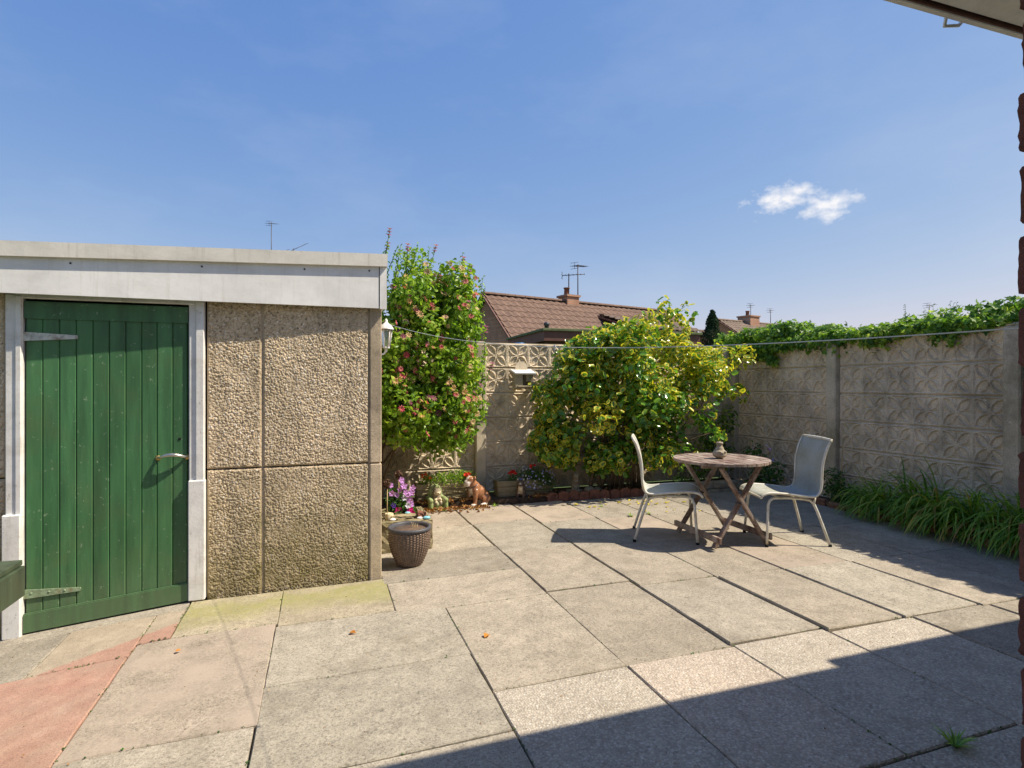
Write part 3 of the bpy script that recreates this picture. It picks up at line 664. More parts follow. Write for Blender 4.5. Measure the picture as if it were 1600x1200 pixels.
def gp(x0, x1, z0, z1, seed, **k): link('wall_panel', pebble_panel(x1-x0, z1-z0, seed=seed, **k), M['pebble'], gar, (x0, 0, z0))
gp(-.705, -.374, -.06, .832, 1); gp(-.705, -.374, .840, 1.99, 2)
gp(-.364, .330, -.06, .832, 3); gp(-.364, .330, .840, 1.99, 4)
gp(-2.6, -1.785, -.3, .832, 5, pitch=.007); gp(-2.6, -1.785, .840, 1.99, 6, pitch=.007)
m = MB(); m.box((.379, .04, .385), (.082, .10, .89), .006); m.build('corner_post', M['gpost'], gar)
m = MB(); m.box((.379, .04, 1.417), (.082, .10, 1.16), .006); m.build('corner_post', M['gpost'], gar)
m = MB(); m.box((-.369, .012, .96), (.014, .012, 2.05), 0); m.box((.334, .012, .96), (.012, .012, 2.05), 0); m.build('joint_strip', M['gpost'], gar)
# return wall along the side and the back wall (seen only from another position)
for k in range(3):
    for (z0, z1) in ((-.06, .832), (.840, 1.99)):
        link('wall_panel', pebble_panel(.69, z1-z0, pitch=.014, seed=20+k, psize=.02), M['pebble'], gar, (.385, .095+k*.70, z0), (0, 0, R(90)))
m = MB(); m.box((-1.5, 2.25, .95), (3.8, .06, 2.06)); m.build('back_wall', M['gpost'], gar)
m = MB(); m.box((-.75, .085, .95), (2.2, .03, 2.04)); m.build('inner_lining', M['dark'], gar)
# fascia: boards skewed slightly against the wall, so the overhang grows to the left
def fy(x): return -.045-.037*(.45-x)
def board(name, mat, x0, x1, zb0, zb1, zt0, zt1, proud, th_):
    m = MB(); f = [(x, fy(x)-proud) for x in (x0, x1)]
    v = [(x0, f[0][1], zb0), (x1, f[1][1], zb1), (x1, f[1][1], zt1), (x0, f[0][1], zt0)]
    v += [(a, b+th_, c) for a, b, c in v]
    m.add(v, [(0, 1, 2, 3), (4, 7, 6, 5), (0, 4, 5, 1), (3, 2, 6, 7), (0, 3, 7, 4), (1, 5, 6, 2)]); return m.build(name, mat, gar)
zt = lambda x: 2.235+.088*(x+1.6)/2.05; zm = lambda x: zt(x)-.088
board('fascia_board', M['fascia'], -3.2, .398, 1.925, 1.938, zm(-3.2)+.03, zm(.398)+.03, 0, .02)
board('fascia_end_cap', M['fascia'], .404, .452, 1.934, 1.934, zm(.404)+.03, zm(.452)+.03, .004, .03)
board('roof_trim', M['trim'], -3.2, .455, zm(-3.2), zm(.455), zt(-3.2), zt(.455), .024, .06)
m = MB(); m.prism([(fy(.4)+.05, 1.95), (2.35, 1.95), (2.35, 2.2), (fy(.4)+.05, 2.25)], .425, .447, 0); m.build('side_fascia', M['fascia'], gar)
m = MB(); X0, X1 = -3.2, .44
m.add([(X0, -.13, zt(X0)-.012), (X1, -.03, zt(X1)-.012), (X1, 2.4, 2.2), (X0, 2.4, 2.1), (X0, -.06, 1.96), (X1, -.02, 1.96), (X1, 2.4, 1.96), (X0, 2.4, 1.96)],
      [(0, 1, 2, 3), (4, 7, 6, 5), (0, 4, 5, 1), (3, 2, 6, 7), (0, 3, 7, 4), (1, 5, 6, 2)]); m.build('roof', M['felt'], gar)
for x in (-1.42, -.72, -.10, .33):
    m = MB(); m.lathe([(.006, 0), (.006, .004), (.001, .006)], 8); m.build('fixing_screw', M['metal'], gar, (x, fy(x), zm(x)-.03), (R(90), 0, 0))
# door frame
m = MB(); m.box((-1.737, .002, .93), (.086, .05, 2.02), .006); m.box((-1.713, -.006, .93), (.03, .05, 2.0), .004); m.build('door_jamb', M['whitewood'], gar)
m = MB(); m.box((-1.742, -.03, .25), (.094, .03, .74), .006, jit=.001); m.build('door_jamb_repair', M['whitewood'], gar)
m = MB(); m.box((-.762, .004, 1.00), (.092, .05, 1.94), .006); m.box((-.742, -.008, 1.36), (.05, .05, 1.2), .005); m.build('door_jamb', M['whitewood'], gar)
m = MB(); m.box((-.760, -.018, .385), (.098, .05, .78), .006); m.build('door_jamb_repair', M['whitewood'], gar)
m = MB(); m.box((-1.25, .0, 1.938), (.96, .05, .045), .004); m.build('door_head', M['whitewood'], gar)
# door
door = MB(); dz0 = lambda x: -.098+.094*(x+1.69)/.88
door.prism([(-1.688, dz0(-1.688)+.02), (-.818, dz0(-.818)+.02), (-.818, 1.90), (-1.688, 1.90)], .022, .04, 1)
door = door.build('door', M['green'], gar)
edges = [-1.686, -1.601, -1.515, -1.428, -1.341, -1.254, -1.166, -1.078, -.992, -.904, -.820]
for i in range(10):
    a, b = edges[i]+.0010, edges[i+1]-.0010; c = .0045; yf = -.004+random.uniform(-.0015, .0015)
    m = MB(); zb0, zb1 = dz0(a)+.012, dz0(b)+.012; zt_ = 1.878
    v = [(a+c, yf, zb0), (b-c, yf, zb1), (b-c, yf, zt_), (a+c, yf, zt_), (a, yf+c, zb0), (b, yf+c, zb1), (b, yf+c, zt_), (a, yf+c, zt_), (a, .021, zb0), (b, .021, zb1), (b, .021, zt_), (a, .021, zt_)]
    m.add(v, [(0, 1, 2, 3), (0, 3, 7, 4), (1, 5, 6, 2), (4, 7, 11, 8), (5, 9, 10, 6), (2, 6, 10, 11, 7, 3), (0, 4, 8, 9, 5, 1), (8, 11, 10, 9)]); m.build('plank', M['green'], door)
def raked(z0, z1, yf, name, x0=-1.69, x1=-.815, flat=False):
    m = MB(); q = (lambda x: 0) if flat else dz0
    m.prism([(x0, q(x0)+z0), (x1, q(x1)+z0), (x1, q(x1)+z1), (x0, q(x0)+z1)], yf, -.0065, 1); m.prism([(x0, q(x0)+z1), (x1, q(x1)+z1), (x1, q(x1)+z1+.006), (x0, q(x0)+z1+.006)], yf+.006, -.0065, 1); m.build(name, M['green'], door)
raked(.0, .108, -.024, 'bottom_rail'); raked(1.795, 1.895, -.012, 'top_rail', flat=True)
def strap(z, mat, L):
    m = MB(); x0 = -1.705; m.prism([(x0, z-.030), (x0+.02, z-.030), (x0+L, z-.012), (x0+L+.004, z), (x0+L, z+.010), (x0+.02, z+.024), (x0, z+.024)], -.013, -.0068, 1)
    m.tube([(x0-.012, -.016, z-.035), (x0-.012, -.016, z+.03)], .009, 8)
    for q in (.05, .14, .22): m.lathe([(.007, 0), (.006, .003), (.001, .004)], 8, (x0+q, 0, 0))
    for i in range(len(m.v)-8*3*3, len(m.v)):
        x, y, zz = m.v[i]; k = x; m.v[i] = (x, -.0125-zz, z+y)
    m.build('strap_hinge', mat, door)
strap(1.690, M['rust'], .285); strap(.135, M['hingegreen'], .30)
hp = []
for i in range(13):
    t = i/12; hp.append((-.985+.165*t, -.006-.046*math.sin(math.pi*t)**.6, .925+.022*math.sin(math.pi*t)))
m = MB(); m.tube(hp, [.008+.004*math.sin(math.pi*i/12) for i in range(13)], 10); h_ = m.build('handle', M['chrome'], door)
for x in (-.985, -.82):
    m = MB(); m.lathe([(.017, 0), (.017, .004), (.010, .008), (.006, .010)], 14); m.build('handle_rose', M['brass'], door, (x, -.004, .925), (R(90), 0, 0))
m = MB(); m.lathe([(.009, 0), (.009, .0025), (.005, .003)], 12); m.build('keyhole', M['dark'], door, (-.862, -.0045, 1.045), (R(90), 0, 0))

# wall lantern on the garage's return
lan = thing('wall_lantern', 'white carriage lantern on the garage corner beside the honeysuckle', 'lantern', (.472, 4.41, 1.668)); lan.scale = (.85, .85, .85)
m = MB(); m.lathe([(.030, .0), (.033, .008), (.030, .014)], 6, smooth=False); m.build('lantern_base', M['white'], lan)
for k in range(6):
    a = 2*math.pi*k/6; m = MB(); m.tube([(.030*math.cos(a), .030*math.sin(a), .01), (.052*math.cos(a), .052*math.sin(a), .165)], .0045, 6); m.build('frame_bar', M['white'], lan)
t = NT('lantern_glass'); t.done((.8, .82, .8), .15, .5); t.b.inputs['Transmission Weight'].default_value = .85; M['lglass'] = t.m
m = MB(); m.lathe([(.027, .014), (.049, .165)], 6, smooth=False); m.build('glass', M['lglass'], lan)
m = MB(); m.lathe([(.070, .165), (.066, .175), (.045, .205), (.022, .222), (.012, .235), (.014, .248), (.004, .262)], 12); m.build('lantern_cap', M['white'], lan)
m = MB(); m.tube([(-.05, 0, -.055), (-.02, 0, -.05), (0, 0, -.02), (0, 0, .002)], .008, 8); m.tube([(0, 0, -.012), (0, 0, -.035)], [.014, .004], 8); m.build('arm', M['white'], lan)
m = MB(); m.box((-.055, 0, -.03), (.012, .06, .14), .004); m.build('wall_plate', M['white'], lan)

# washing line
A, B = Vector((.47, 4.46, 1.865)), Vector((1.2, .405, 1.5)); pts = []
for i in range(41):
    t_ = i/40; p = A.lerp(B, t_); p.z -= 4*.11*t_*(1-t_); pts.append(p)
wline = thing('washing_line', 'white washing line strung from the garage across to the house', 'washing line', pts[0])
m = MB(); m.tube([p-pts[0] for p in pts], .0015, 6); m.build('line', M['rope'], wline)
m = MB(); m.tube([(-.065, .0, .0), (-.02, 0, 0), (-.004, -.002, .008), (.006, -.004, 0), (-.002, -.002, -.006)], .003, 6); m.build('hook', M['metal'], wline)
pp = pts[23]
pg = thing('clothes_peg', 'small white peg clipped on the washing line', 'peg', pp); m = MB()
m.bar((0, -.003, -.011), (0, -.003, .009), .005, .003); m.bar((0, .003, -.011), (0, .003, .009), .005, .003); m.tube([(-.004, 0, .003), (.004, 0, .003)], .0032, 8); m.build('peg_jaws', M['peg'], pg)

# ================================================================== HOUSE ON THE CAMERA'S SIDE
hs = thing('house', 'dark red brick house corner with white eaves at the right edge', 'house', (.66, .40, 0))
m = MB(); m.box((3.35, -1.06, 1.15), (6.55, 2.04, 2.9)); m.box((.09, -1.04, 1.15), (.09, 2.04, 2.9)); m.build('wall_core', M['mortar'], hs)
bz = .0; k = 0
while bz < 2.56:
    L = .21 if k % 2 else .102
    dx = random.uniform(-.004, .004)
    link('brick', rough_box(.215, L, .064, 9, .0011, .10), M['bricks'], hs, (.1365+dx, -L/2+.004+random.uniform(-.003, .002), bz+.033), (0, random.uniform(-.012, .012), random.uniform(-.02, .02))); bz += .0745; k += 1
EZ, EY = 2.624, 1.354
m = MB(); m.prism([(EY-.40-1.6, EZ+.02), (EY-.40-.012, EZ+.02), (EY-.4-.012, EZ+.036), (EY-.4-1.6, EZ+.036)], -4.2, 7.2, 0); m.build('soffit_backing', M['soffit'], hs)
for i in range(9):
    m = MB(); m.box((0, 0, 0), (1.245, 1.15, .012), .003); m.build('soffit_board', M['soffit'], hs, (-3.5+i*1.25, EY-.4-.60, EZ+.012))
m = MB(); m.box((1.5, EY-.4-.0, EZ+.085), (11.4, .024, .18), .003); m.build('eaves_fascia', M['soffit'], hs)
m = MB(); m.prism([(EY-.4-.0185, EZ-.003), (EY-.4-.0125, EZ-.003), (EY-.4-.0125, EZ+.016), (EY-.4-.0185, EZ+.016)], -4.2, 7.2, 0); m.build('eaves_trim', M['brownfascia'], hs)
m = MB(); m.prism([(EY-.4+.012, EZ+.12), (EY-.4+.012, EZ+.175), (-.6, EZ+1.0), (-.6, EZ+.94)], -4.2, 7.2, 0); m.build('roof_slope', M['tile2'], hs)
m = MB(); m.box((5.45, EY-.4+.05, EZ+.13), (3.5, .075, .07), .012); m.build('gutter', M['soffit'], hs)
m = MB(); q = EY-.4+.012
m.tube([(1.33, q, EZ+.03), (1.33, q+.010, EZ-.022), (1.40, q+.012, EZ-.005), (1.43, q, EZ+.03)], .006, 6); m.build('eaves_bracket', M['soffit'], hs)

# ================================================================== TABLE AND CHAIRS
TX, TY = 3.31, 4.18; tz = gz(TX)
tab = thing('folding_table', 'round slatted brown wooden folding table between the two chairs', 'table', (TX, TY, tz), R(-2))
TR = .40; ns = 9; sw = 2*TR/ns
for i in range(ns):
    x0, x1 = -TR+i*sw+.0055, -TR+(i+1)*sw-.0055; n = 7; up_, lo_ = [], []
    for j in range(n):
        x = x0+(x1-x0)*j/(n-1); y = math.sqrt(max(TR*TR-x*x, .003)); up_.append((x, y)); lo_.append((x, -y))
    xc = (x0+x1)/2; yy = math.sqrt(TR*TR-min(abs(x0), abs(x1))**2) if i not in (0,) else 0
    m = MB(); m.prism([(a-xc, b) for a, b in lo_+up_[::-1]], -.011, .011, 2); m.build('slat', M['tablewood'], tab, (xc, 0, .694+random.uniform(-.0012, .0012)))
for y in (-.17, .17):
    m = MB(); m.box((0, 0, 0), (.62, .035, .03), .003); m.build('batten', M['tablewood'], tab, (0, y, .667))
for (y, off) in ((-.262, .0), (.262, 0)):
    for sg in (-1, 1):
        yo = y+sg*.0155
        m = MB(); m.bar((-.25*sg, yo, .012), (.20*sg, yo, .662), .026, .045, .003, up=(0, 1, 0)); m.build('leg', M['tablewood'], tab)
    m = MB(); m.tube([(-.02, y-.04, .365), (-.02, y+.04, .365)], .006, 8); m.build('pivot_bolt', M['metal'], tab)
for x in (-.215, .215):
    m = MB(); m.box((0, 0, 0), (.024, .66, .05), .003); m.build('stretcher', M['tablewood'], tab, (x*1.0+(.03 if x > 0 else -.03), 0, .085))
def chair(label, loc, rz):
    c = thing('garden_chair', label, 'chair', (loc[0], loc[1], gz(loc[0])), rz, 'garden chairs at the table')
    prof = [(x+.035, z) for x, z in [(.255, .405), (.235, .428), (.18, .443), (.08, .440), (-.04, .428), (-.14, .416), (-.195, .420), (-.225, .450), (-.240, .510), (-.242, .59), (-.248, .68), (-.268, .77), (-.296, .845), (-.316, .880)]]
    # resample smooth
    P = [Vector((p[0], 0, p[1])) for p in prof]; Q = []
    for i in range(len(P)-1):
        p0, p1, p2, p3 = P[max(i-1, 0)], P[i], P[i+1], P[min(i+2, len(P)-1)]
        for s_ in range(3):
            t = s_/3; Q.append(.5*((2*p1)+(p2-p0)*t+(2*p0-5*p1+4*p2-p3)*t*t+(3*p1-p0-3*p2+p3)*t**3))
    Q.append(P[-1]); hw = .225; nw = 10
    def wd(i): return hw*(1+.06*(i/len(Q))**3)
    m = MB(); vs_ = []
    for i, q in enumerate(Q):
        back = min(1, max(0, (q.z-.46)/.2)); t = (Q[min(i+1, len(Q)-1)]-Q[max(i-1, 0)]).normalized(); nrm = Vector((t.z, 0, -t.x))
        if nrm.z < 0 and back == 0: nrm = -nrm
        for k in range(nw+1):
            u = k/nw*2-1; sag = (1-u*u)*(.020*back if back > 0 else .012)
            off = Vector((-sag if back > 0 else 0, 0, -sag if back <= 0 else 0))
            p = q+off; vs_.append((p.x, u*(wd(i)-.008), p.z))
    n1 = nw+1; N = len(vs_); vs2 = []
    for i in range(len(Q)):
        t = (Q[min(i+1, len(Q)-1)]-Q[max(i-1, 0)]).normalized()
        for k in range(n1): x, y, z = vs_[i*n1+k]; vs2.append((x-t.z*.006, y, z+t.x*.006))
    fs = [(i*n1+k, i*n1+k+1, (i+1)*n1+k+1, (i+1)*n1+k) for i in range(len(Q)-1) for k in range(nw)]
    fs += [tuple(N+a for a in f[::-1]) for f in fs]
    rim = list(range(n1))+[i*n1+nw for i in range(1, len(Q))]+[(len(Q)-1)*n1+k for k in range(nw-1, -1, -1)]+[i*n1 for i in range(len(Q)-2, 0, -1)]
    fs += [(rim[i], N+rim[i], N+rim[(i+1) % len(rim)], rim[(i+1) % len(rim)]) for i in range(len(rim))]
    m.add(vs_+vs2, fs, 0, True); m.build('sling_seat', M['sling'], c)
    for s_ in (-1, 1):
        m = MB(); m.tube([(q.x-.003, s_*wd(i), q.z-.003) for i, q in enumerate(Q)], .0105, 8); m.build('side_rail', M['chairframe'], c)
    m = MB(); q = Q[-1]; w = wd(len(Q)); m.tube([(q.x-.010*math.sin(math.pi*k/8)-.003, -w+2*w*k/8, q.z+.004*math.sin(math.pi*k/8)) for k in range(9)], .0105, 8); m.build('top_rail', M['chairframe'], c)
    m = MB(); m.tube([(.285, -hw, .402), (.285, hw, .402)], .0095, 8); m.build('front_rail', M['chairframe'], c)
    for s_ in (-1, 1):
        y = s_*.185; yf = s_*.235
        path = [(.245, yf, .006), (.232, s_*.222, .2), (.222, s_*.205, .335), (.205, s_*.197, .375), (.17, s_*.19, .395), (.05, y, .396), (-.08, y, .386), (-.135, y, .375), (-.165, s_*.188, .345), (-.19, s_*.197, .28), (-.235, s_*.215, .14), (-.275, yf, .006)]
        m = MB(); m.tube(path, .0115, 8); m.build('leg_frame', M['chairframe'], c)
        for p in (path[0], path[-1]):
            m = MB(); m.lathe([(.0135, 0), (.0145, .008), (.0135, .022)], 10, (p[0], p[1], 0)); m.build('foot', M['dark'], c)
    for x, z in ((.12, .398), (-.11, .384)):
        m = MB(); m.tube([(x, -.19, z), (x, .19, z)], .008, 8); m.build('cross_bar', M['chairframe'], c)
    m = MB(); m.tube([(-.16, -.195, .33), (-.17, -.20, .41)], .008, 8); m.tube([(-.16, .195, .33), (-.17, .20, .41)], .008, 8); m.build('back_brace', M['chairframe'], c)
    return c
chair('grey woven garden chair left of the table, seen side-on', (2.92, 4.43), R(-30))
chair('grey woven garden chair right of the table, its back towards the lilies', (3.80, 3.98), R(161))
# face pot on the table
fp = thing('stone_face_pot', 'small carved stone pot with a face on the table', 'ornament', (TX-.03, TY-.02, tz+.7065), R(-100))
me = blob([((0, 0, .042), (.060, .060, .042)), ((0, 0, .08), (.036, .036, .03)), (('cap'), (0, 0, .09), (0, 0, .125), .026, .024), ((.052, 0, .05), (.012, .012, .010)), ((.05, .024, .062), (.012, .014, .008)), ((.05, -.024, .062), (.012, .014, .008)), ((.053, 0, .03), (.010, .026, .006))], .005, 2)
o = link('pot_body', me, M['stone'], fp)
m = MB(); m.lathe([(.026, 0), (.029, .006), (.029, .014), (.024, .02)], 16); m.build('neck_rim', M['stone'], fp, (0, 0, .122))

# ================================================================== POTS, PLANTERS, STATUES
pot = thing('woven_pot', 'round brown basket-weave plant pot holding dry chips', 'pot', (.655, 4.46, gz(.65)))
prof = [(.085, .0)]; Hp = .30
for i in range(61):
    t = i/60; prof.append((.088+.066*math.sin(min(1, t*1.25)*math.pi*.5)-.008*max(0, t-.75)*4*(t-.75), .004+t*.268))
def weave(i, k):
    if i < 2 or i > 59: return 0
    a_ = (k % 5)/5.; b_ = ((i+2*((k//5) % 2)) % 4)/4.
    return .0105*math.sin(math.pi*a_)**.7*(.25+.75*math.sin(math.pi*b_))
m = MB(); m.lathe(prof, 200, fn=weave); m.build('pot_body', M['potglaze'], pot)
m = MB(); m.lathe([(.148, .270), (.163, .272), (.166, .284), (.163, .298), (.146, .298), (.140, .285), (.134, .22), (.05, .215)], 40); m.build('pot_rim', M['potrim'], pot)
m = MB(); m.lathe([(.001, .252), (.06, .250), (.10, .243), (.133, .235), (.133, .21)], 24); m.build('filling', M['chips'], pot)
for k in range(26):
    a, r = random.uniform(0, 6.28), .12*math.sqrt(random.random()); m = MB(); m.box((0, 0, 0), (random.uniform(.015, .04), random.uniform(.008, .016), .005), 0, jit=.002)
    m.build('bark_chip', M['chips'], pot, (r*math.cos(a), r*math.sin(a), .254-r*.05), (random.uniform(-.4, .4), random.uniform(-.4, .4), a*3))
m = MB()
for k in range(4): m.tube([(.02+.01*k, .03, .25), (.03+.012*k, .035, .28), (.022+.016*k, .05, .315-.006*k)], .0016, 5)
m.build('dry_stem', M['cane'], pot)

pl = thing('stone_planter', 'mossy stone planter against the garage corner behind the woven pot', 'planter', (.68, 5.10, 0))
link('front_wall', rough_box(.44, .06, .26), M['trough'], pl, (0, -.26, .13)); link('back_wall', rough_box(.44, .06, .25), M['trough'], pl, (0, .26, .125))
link('side_wall', rough_box(.06, .46, .255), M['trough'], pl, (.19, 0, .128)); link('side_wall', rough_box(.06, .46, .255), M['trough'], pl, (-.19, 0, .128))
link('soil', rough_box(.33, .47, .2, 8, .012), M['soil'], pl, (0, 0, .11))
link('coping_stone', rough_box(.22, .09, .07, 4, .008), M['trough'], pl, (.0, -.12, .245))
link('coping_stone', rough_box(.07, .11, .09, 4, .008), M['edging'], pl, (.15, -.14, .255))
def pebble(name, label, mat, loc, s):
    tag(link(name, blob([((0, 0, s*.45), (s, s*.75, s*.45))], s*.2, 1), M[mat], None, loc), label, 'pebble', 'painted pebbles on the planter')
pebble('pebble', 'larger blue painted pebble at the near right corner of the planter', 'bluestone', (.855, 4.845, .255), .034)
pebble('pebble', 'small blue painted pebble under the petunias', 'bluestone', (.72, 5.02, .272), .026)
pebble('pebble', 'white pebble beside the blue pebble on the planter', 'whitestone', (.80, 4.87, .255), .026)
pebble('pebble', 'white pebble at the left end of the planter', 'whitestone', (.575, 4.87, .256), .028)
ja = thing('candle_jar', 'cream glass candle jar behind the white pebble on the planter', 'jar', (.56, 4.99, .21)); m = MB(); m.lathe([(.032, 0), (.036, .006), (.036, .085), (.033, .088), (.030, .08), (.001, .078)], 20); m.build('jar', M['waxglass'], ja)
for i, (x, y, hh, lb) in enumerate(((.535, 4.93, .53, 'pine cone on a cane stick at the garage corner'), (.66, 5.16, .57, 'pine cone on a cane stick among the petunias'))):
    pc = thing('pine_cone_stick', lb, 'garden stick', (x, y, .2), 0, 'pine cones on sticks'); m = MB(); m.tube([(0, 0, 0), (.003, 0, hh-.2)], .004, 6); m.build('stick', M['cane'], pc)
    cl = [((0, 0, hh-.2+.025), .018)]; P, Nn, _ = clump_points([((0, 0, hh-.2+.028), (.024, .024, .03))], 0, .8, 0.1, 130); 
    o = link('cone', scatter_mesh('cone', leaf_oval(.9, .1), P[:130], Nn[:130], np.full(130, .02)), M['cone'], pc); o2 = link('cone_core', blob([((0, 0, hh-.2+.026), (.018, .018, .026))], .006, 1), M['cone'], pc)
pe = thing('petunia_plant', 'petunias with lilac, purple and magenta flowers in the stone planter', 'plant', (.66, 5.16, .20))
P, Nn, _ = clump_points([((0, 0, .10), (.10, .09, .12)), ((.06, .02, .07), (.09, .08, .09)), ((-.05, 0, .2), (.05, .05, .08))], 1300, .3, .3)
tag(link('leaves', scatter_mesh('leaves', leaf_oval(.7), P, Nn, RNG.uniform(.025, .05, len(P))), L_FERN, pe), kind='stuff')
def petunia(loc, mat, s, nrm):
    V, F, mm = flower_disc(5); A_ = orient(np.array([nrm], float), np.array([random.random()*6]))[0]
    m = MB(); m.add([tuple((np.array(v) @ A_)*s) for v in V], F); n_ = Vector(nrm).normalized(); m.tube([tuple(-n_*s*.9), tuple(-n_*s*.15)], [s*.1, s*.3], 6); o = m.build('flower', mat, pe, loc); return o
fl = [(-.075, .30, P_LILAC), (.02, .335, P_LILAC), (.035, .29, P_LILAC), (-.065, .225, P_LILAC), (-.025, .215, P_LILAC), (.055, .225, P_LILAC), (.10, .23, P_LILAC), (.08, .20, P_LILAC), (.045, .175, P_WHITE), (.085, .165, P_LILAC), (.12, .26, P_LILAC), (-.055, .125, P_PURPLE), (-.01, .075, P_MAG), (.085, .085, P_MAG), (.105, .12, P_LILAC), (.07, .12, P_WHITE), (.0, .26, P_LILAC), (.10, .055, P_MAG)]
for x, z, mt in fl: petunia((x, -.07+random.uniform(-.03, .03)-max(0, .15-z)*.35, z+.02), mt, random.uniform(.027, .040), (random.uniform(-.3, .6), -1, random.uniform(.0, .6)))

def trough(label, x0, x1, y, z, yd=.17, hh=.19):
    o = thing('stone_trough', label, 'planter', ((x0+x1)/2, y, z)); L = x1-x0
    for sg in (-1, 1):
        for k in range(3):
            link('trough_course', rough_box(L-.01*(2-k), .03, hh/3-.004, 6, .004), M['trough'], o, (0, sg*(yd/2-.006*(2-k)), hh/6+k*hh/3))
        link('trough_end', rough_box(.03, yd-.035, hh, 4, .004), M['trough'], o, (sg*(L/2-.02), 0, hh/2))
    link('soil', rough_box(L-.06, yd-.03, hh*.7, 4, .006), M['soil'], o, (0, 0, hh*.36+.03)); m = MB(); m.box((0, 0, .008), (L*.94, yd*.8, .03)); m.build('base', M['trough'], o); return o
trough('long mossy stone trough with red and orange flowers behind the bulldog', 1.02, 1.72, 6.52, .085)
trough('stone trough of lobelia and red flowers behind the terrier', 1.96, 2.66, 6.50, .075)
def flowerbed(name, label, loc, clumps, per, leafs, fls, mat=L_FERN, tm=None, cat='plant', smin=.015, smax=.03):
    o = thing(name, label, cat, loc); P, Nn, _ = clump_points(clumps, per, .15, .5)
    tag(link('leaves', scatter_mesh('leaves', tm or leaf_oval(.45), P, Nn, RNG.uniform(smin, smax, len(P))), mat, o), kind='stuff')
    m = MB()
    for k in range(10):
        c = clumps[k % len(clumps)][0]; m.tube([(c[0]*.8+random.uniform(-.03, .03), c[1], -.06), (c[0]+random.uniform(-.05, .05), c[1]-.02, c[2])], .003, 5)
    m.build('stem', L_FERN, o)
    for (mt, n, sz, cl, tmpl) in fls:
        P, Nn, _ = clump_points(cl, 0, .85, .5, n*2); sel = RNG.choice(len(P), n, replace=False); P, Nn = P[sel], Nn[sel]+np.array([0, -.7, .2])
        tag(link('blossoms', scatter_mesh('blossoms', tmpl, P, Nn, RNG.uniform(sz*.8, sz*1.2, n)), mt, o), kind='stuff')
    return o
flowerbed('bedding_plant', 'bright green bedding plants with red and orange flowers in the long trough', (1.37, 6.50, .27),
          [((-.22, -.02, .04), (.10, .08, .07)), ((-.05, -.03, .05), (.14, .09, .08)), ((.13, -.03, .06), (.14, .09, .09)), ((.27, -.04, .05), (.08, .08, .08))], 2200, None,
          [(P_ORG, 9, .022, [((-.24, -.06, .09), (.06, .04, .03))], flower_disc(5)), (P_RED, 8, .026, [((.24, -.08, .12), (.035, .03, .06))], flower_disc(5)), (P_ORG, 6, .022, [((.25, -.09, .07), (.03, .02, .03))], flower_disc(5))], L_HONEY, None)
flowerbed('lobelia_plant', 'lobelia with many small lavender and white flowers in the trough', (2.36, 6.46, .26),
          [((-.02, 0, .05), (.16, .09, .10)), ((.14, -.04, .04), (.14, .10, .12)), ((.22, -.08, -.02), (.10, .06, .10)), ((-.2, 0, .02), (.08, .06, .06))], 1700, None,
          [(P_LAV, 110, .012, [((.10, -.03, .04), (.22, .13, .15))], flower_disc(4)), (P_WHITE, 60, .012, [((.08, -.03, .05), (.22, .13, .15))], flower_disc(4)), (P_RED, 7, .026, [((-.22, -.05, .09), (.04, .03, .02))], flower_disc(5)), (P_RED, 6, .024, [((.14, -.05, .16), (.12, .03, .02))], flower_disc(5))])

# bulldog
dog = thing('bulldog_statue', 'brown and white glazed bulldog statue sitting by the trough', 'statue', (1.70, 6.33, .028), R(-158))
dp = [((-.07, 0, .085), (.085, .075, .085)), ((-.02, 0, .14), (.085, .072, .085)), ((.045, 0, .19), (.072, .072, .085)), ((.075, 0, .245), (.055, .055, .06)),
      ((.105, 0, .285), (.058, .058, .055)), ((.15, 0, .265), (.036, .046, .034)), ((.155, .025, .25), (.022, .02, .03)), ((.155, -.025, .25), (.022, .02, .03)), ((.15, 0, .235), (.022, .03, .014)),
      ((.115, .035, .31), (.022, .02, .016)), ((.115, -.035, .31), (.022, .02, .016)), ((.086, .058, .318), (.014, .022, .026)), ((.086, -.058, .318), (.014, .022, .026)),
      ('cap', (.065, .052, .17), (.085, .056, .03), .034, .022), ('cap', (.065, -.052, .17), (.085, -.056, .03), .034, .022), ((.105, .056, .018), (.034, .026, .018)), ((.105, -.056, .018), (.034, .026, .018)),
      ((-.075, .07, .06), (.065, .03, .058)), ((-.075, -.07, .06), (.065, .03, .058)), ((-.02, .085, .016), (.05, .022, .016)), ((-.02, -.085, .016), (.05, .022, .016)), ('cap', (-.14, 0, .04), (-.17, .03, .02), .022, .012)]
me = blob(dp, .007, 3)
def dogpaint(c):
    if c.z < .034 or (c.x > .095 and abs(c.y) < .02 and c.z > .255) or (c.x > .13 and c.z < .285 and c.z > .2) or (c.x > .07 and abs(c.y) < .035 and .10 < c.z < .215): return 1
    if c.x > .176 and .268 < c.z: return 2
    return 0
paint(me, [M['dogbrown'], M['dogwhite'], M['dogdark']], dogpaint); link('body', me, None, dog)
m = MB(); m.tube([(.073+.0*1+.052*math.cos(a)*.9, .059*math.sin(a), .232-.028*math.cos(a)) for a in [2*math.pi*k/24 for k in range(24)]], .006, 6, closed=True); m.build('collar', M['dogdark'], dog)
for s_ in (-1, 1):
    m = MB(); m.lathe([(.001, -.008), (.006, -.005), (.008, 0), (.006, .005), (.001, .008)], 10); m.build('eye', M['dogdark'], dog, (.151, s_*.03, .295))
m = MB(); m.lathe([(.001, -.010), (.009, -.006), (.012, 0), (.009, .006), (.001, .01)], 10); m.build('nose', M['dogdark'], dog, (.183, 0, .277))
link('plinth', rough_box(.33, .22, .024, 4, .003), M['dogwhite'], dog, (-.01, 0, -.012))
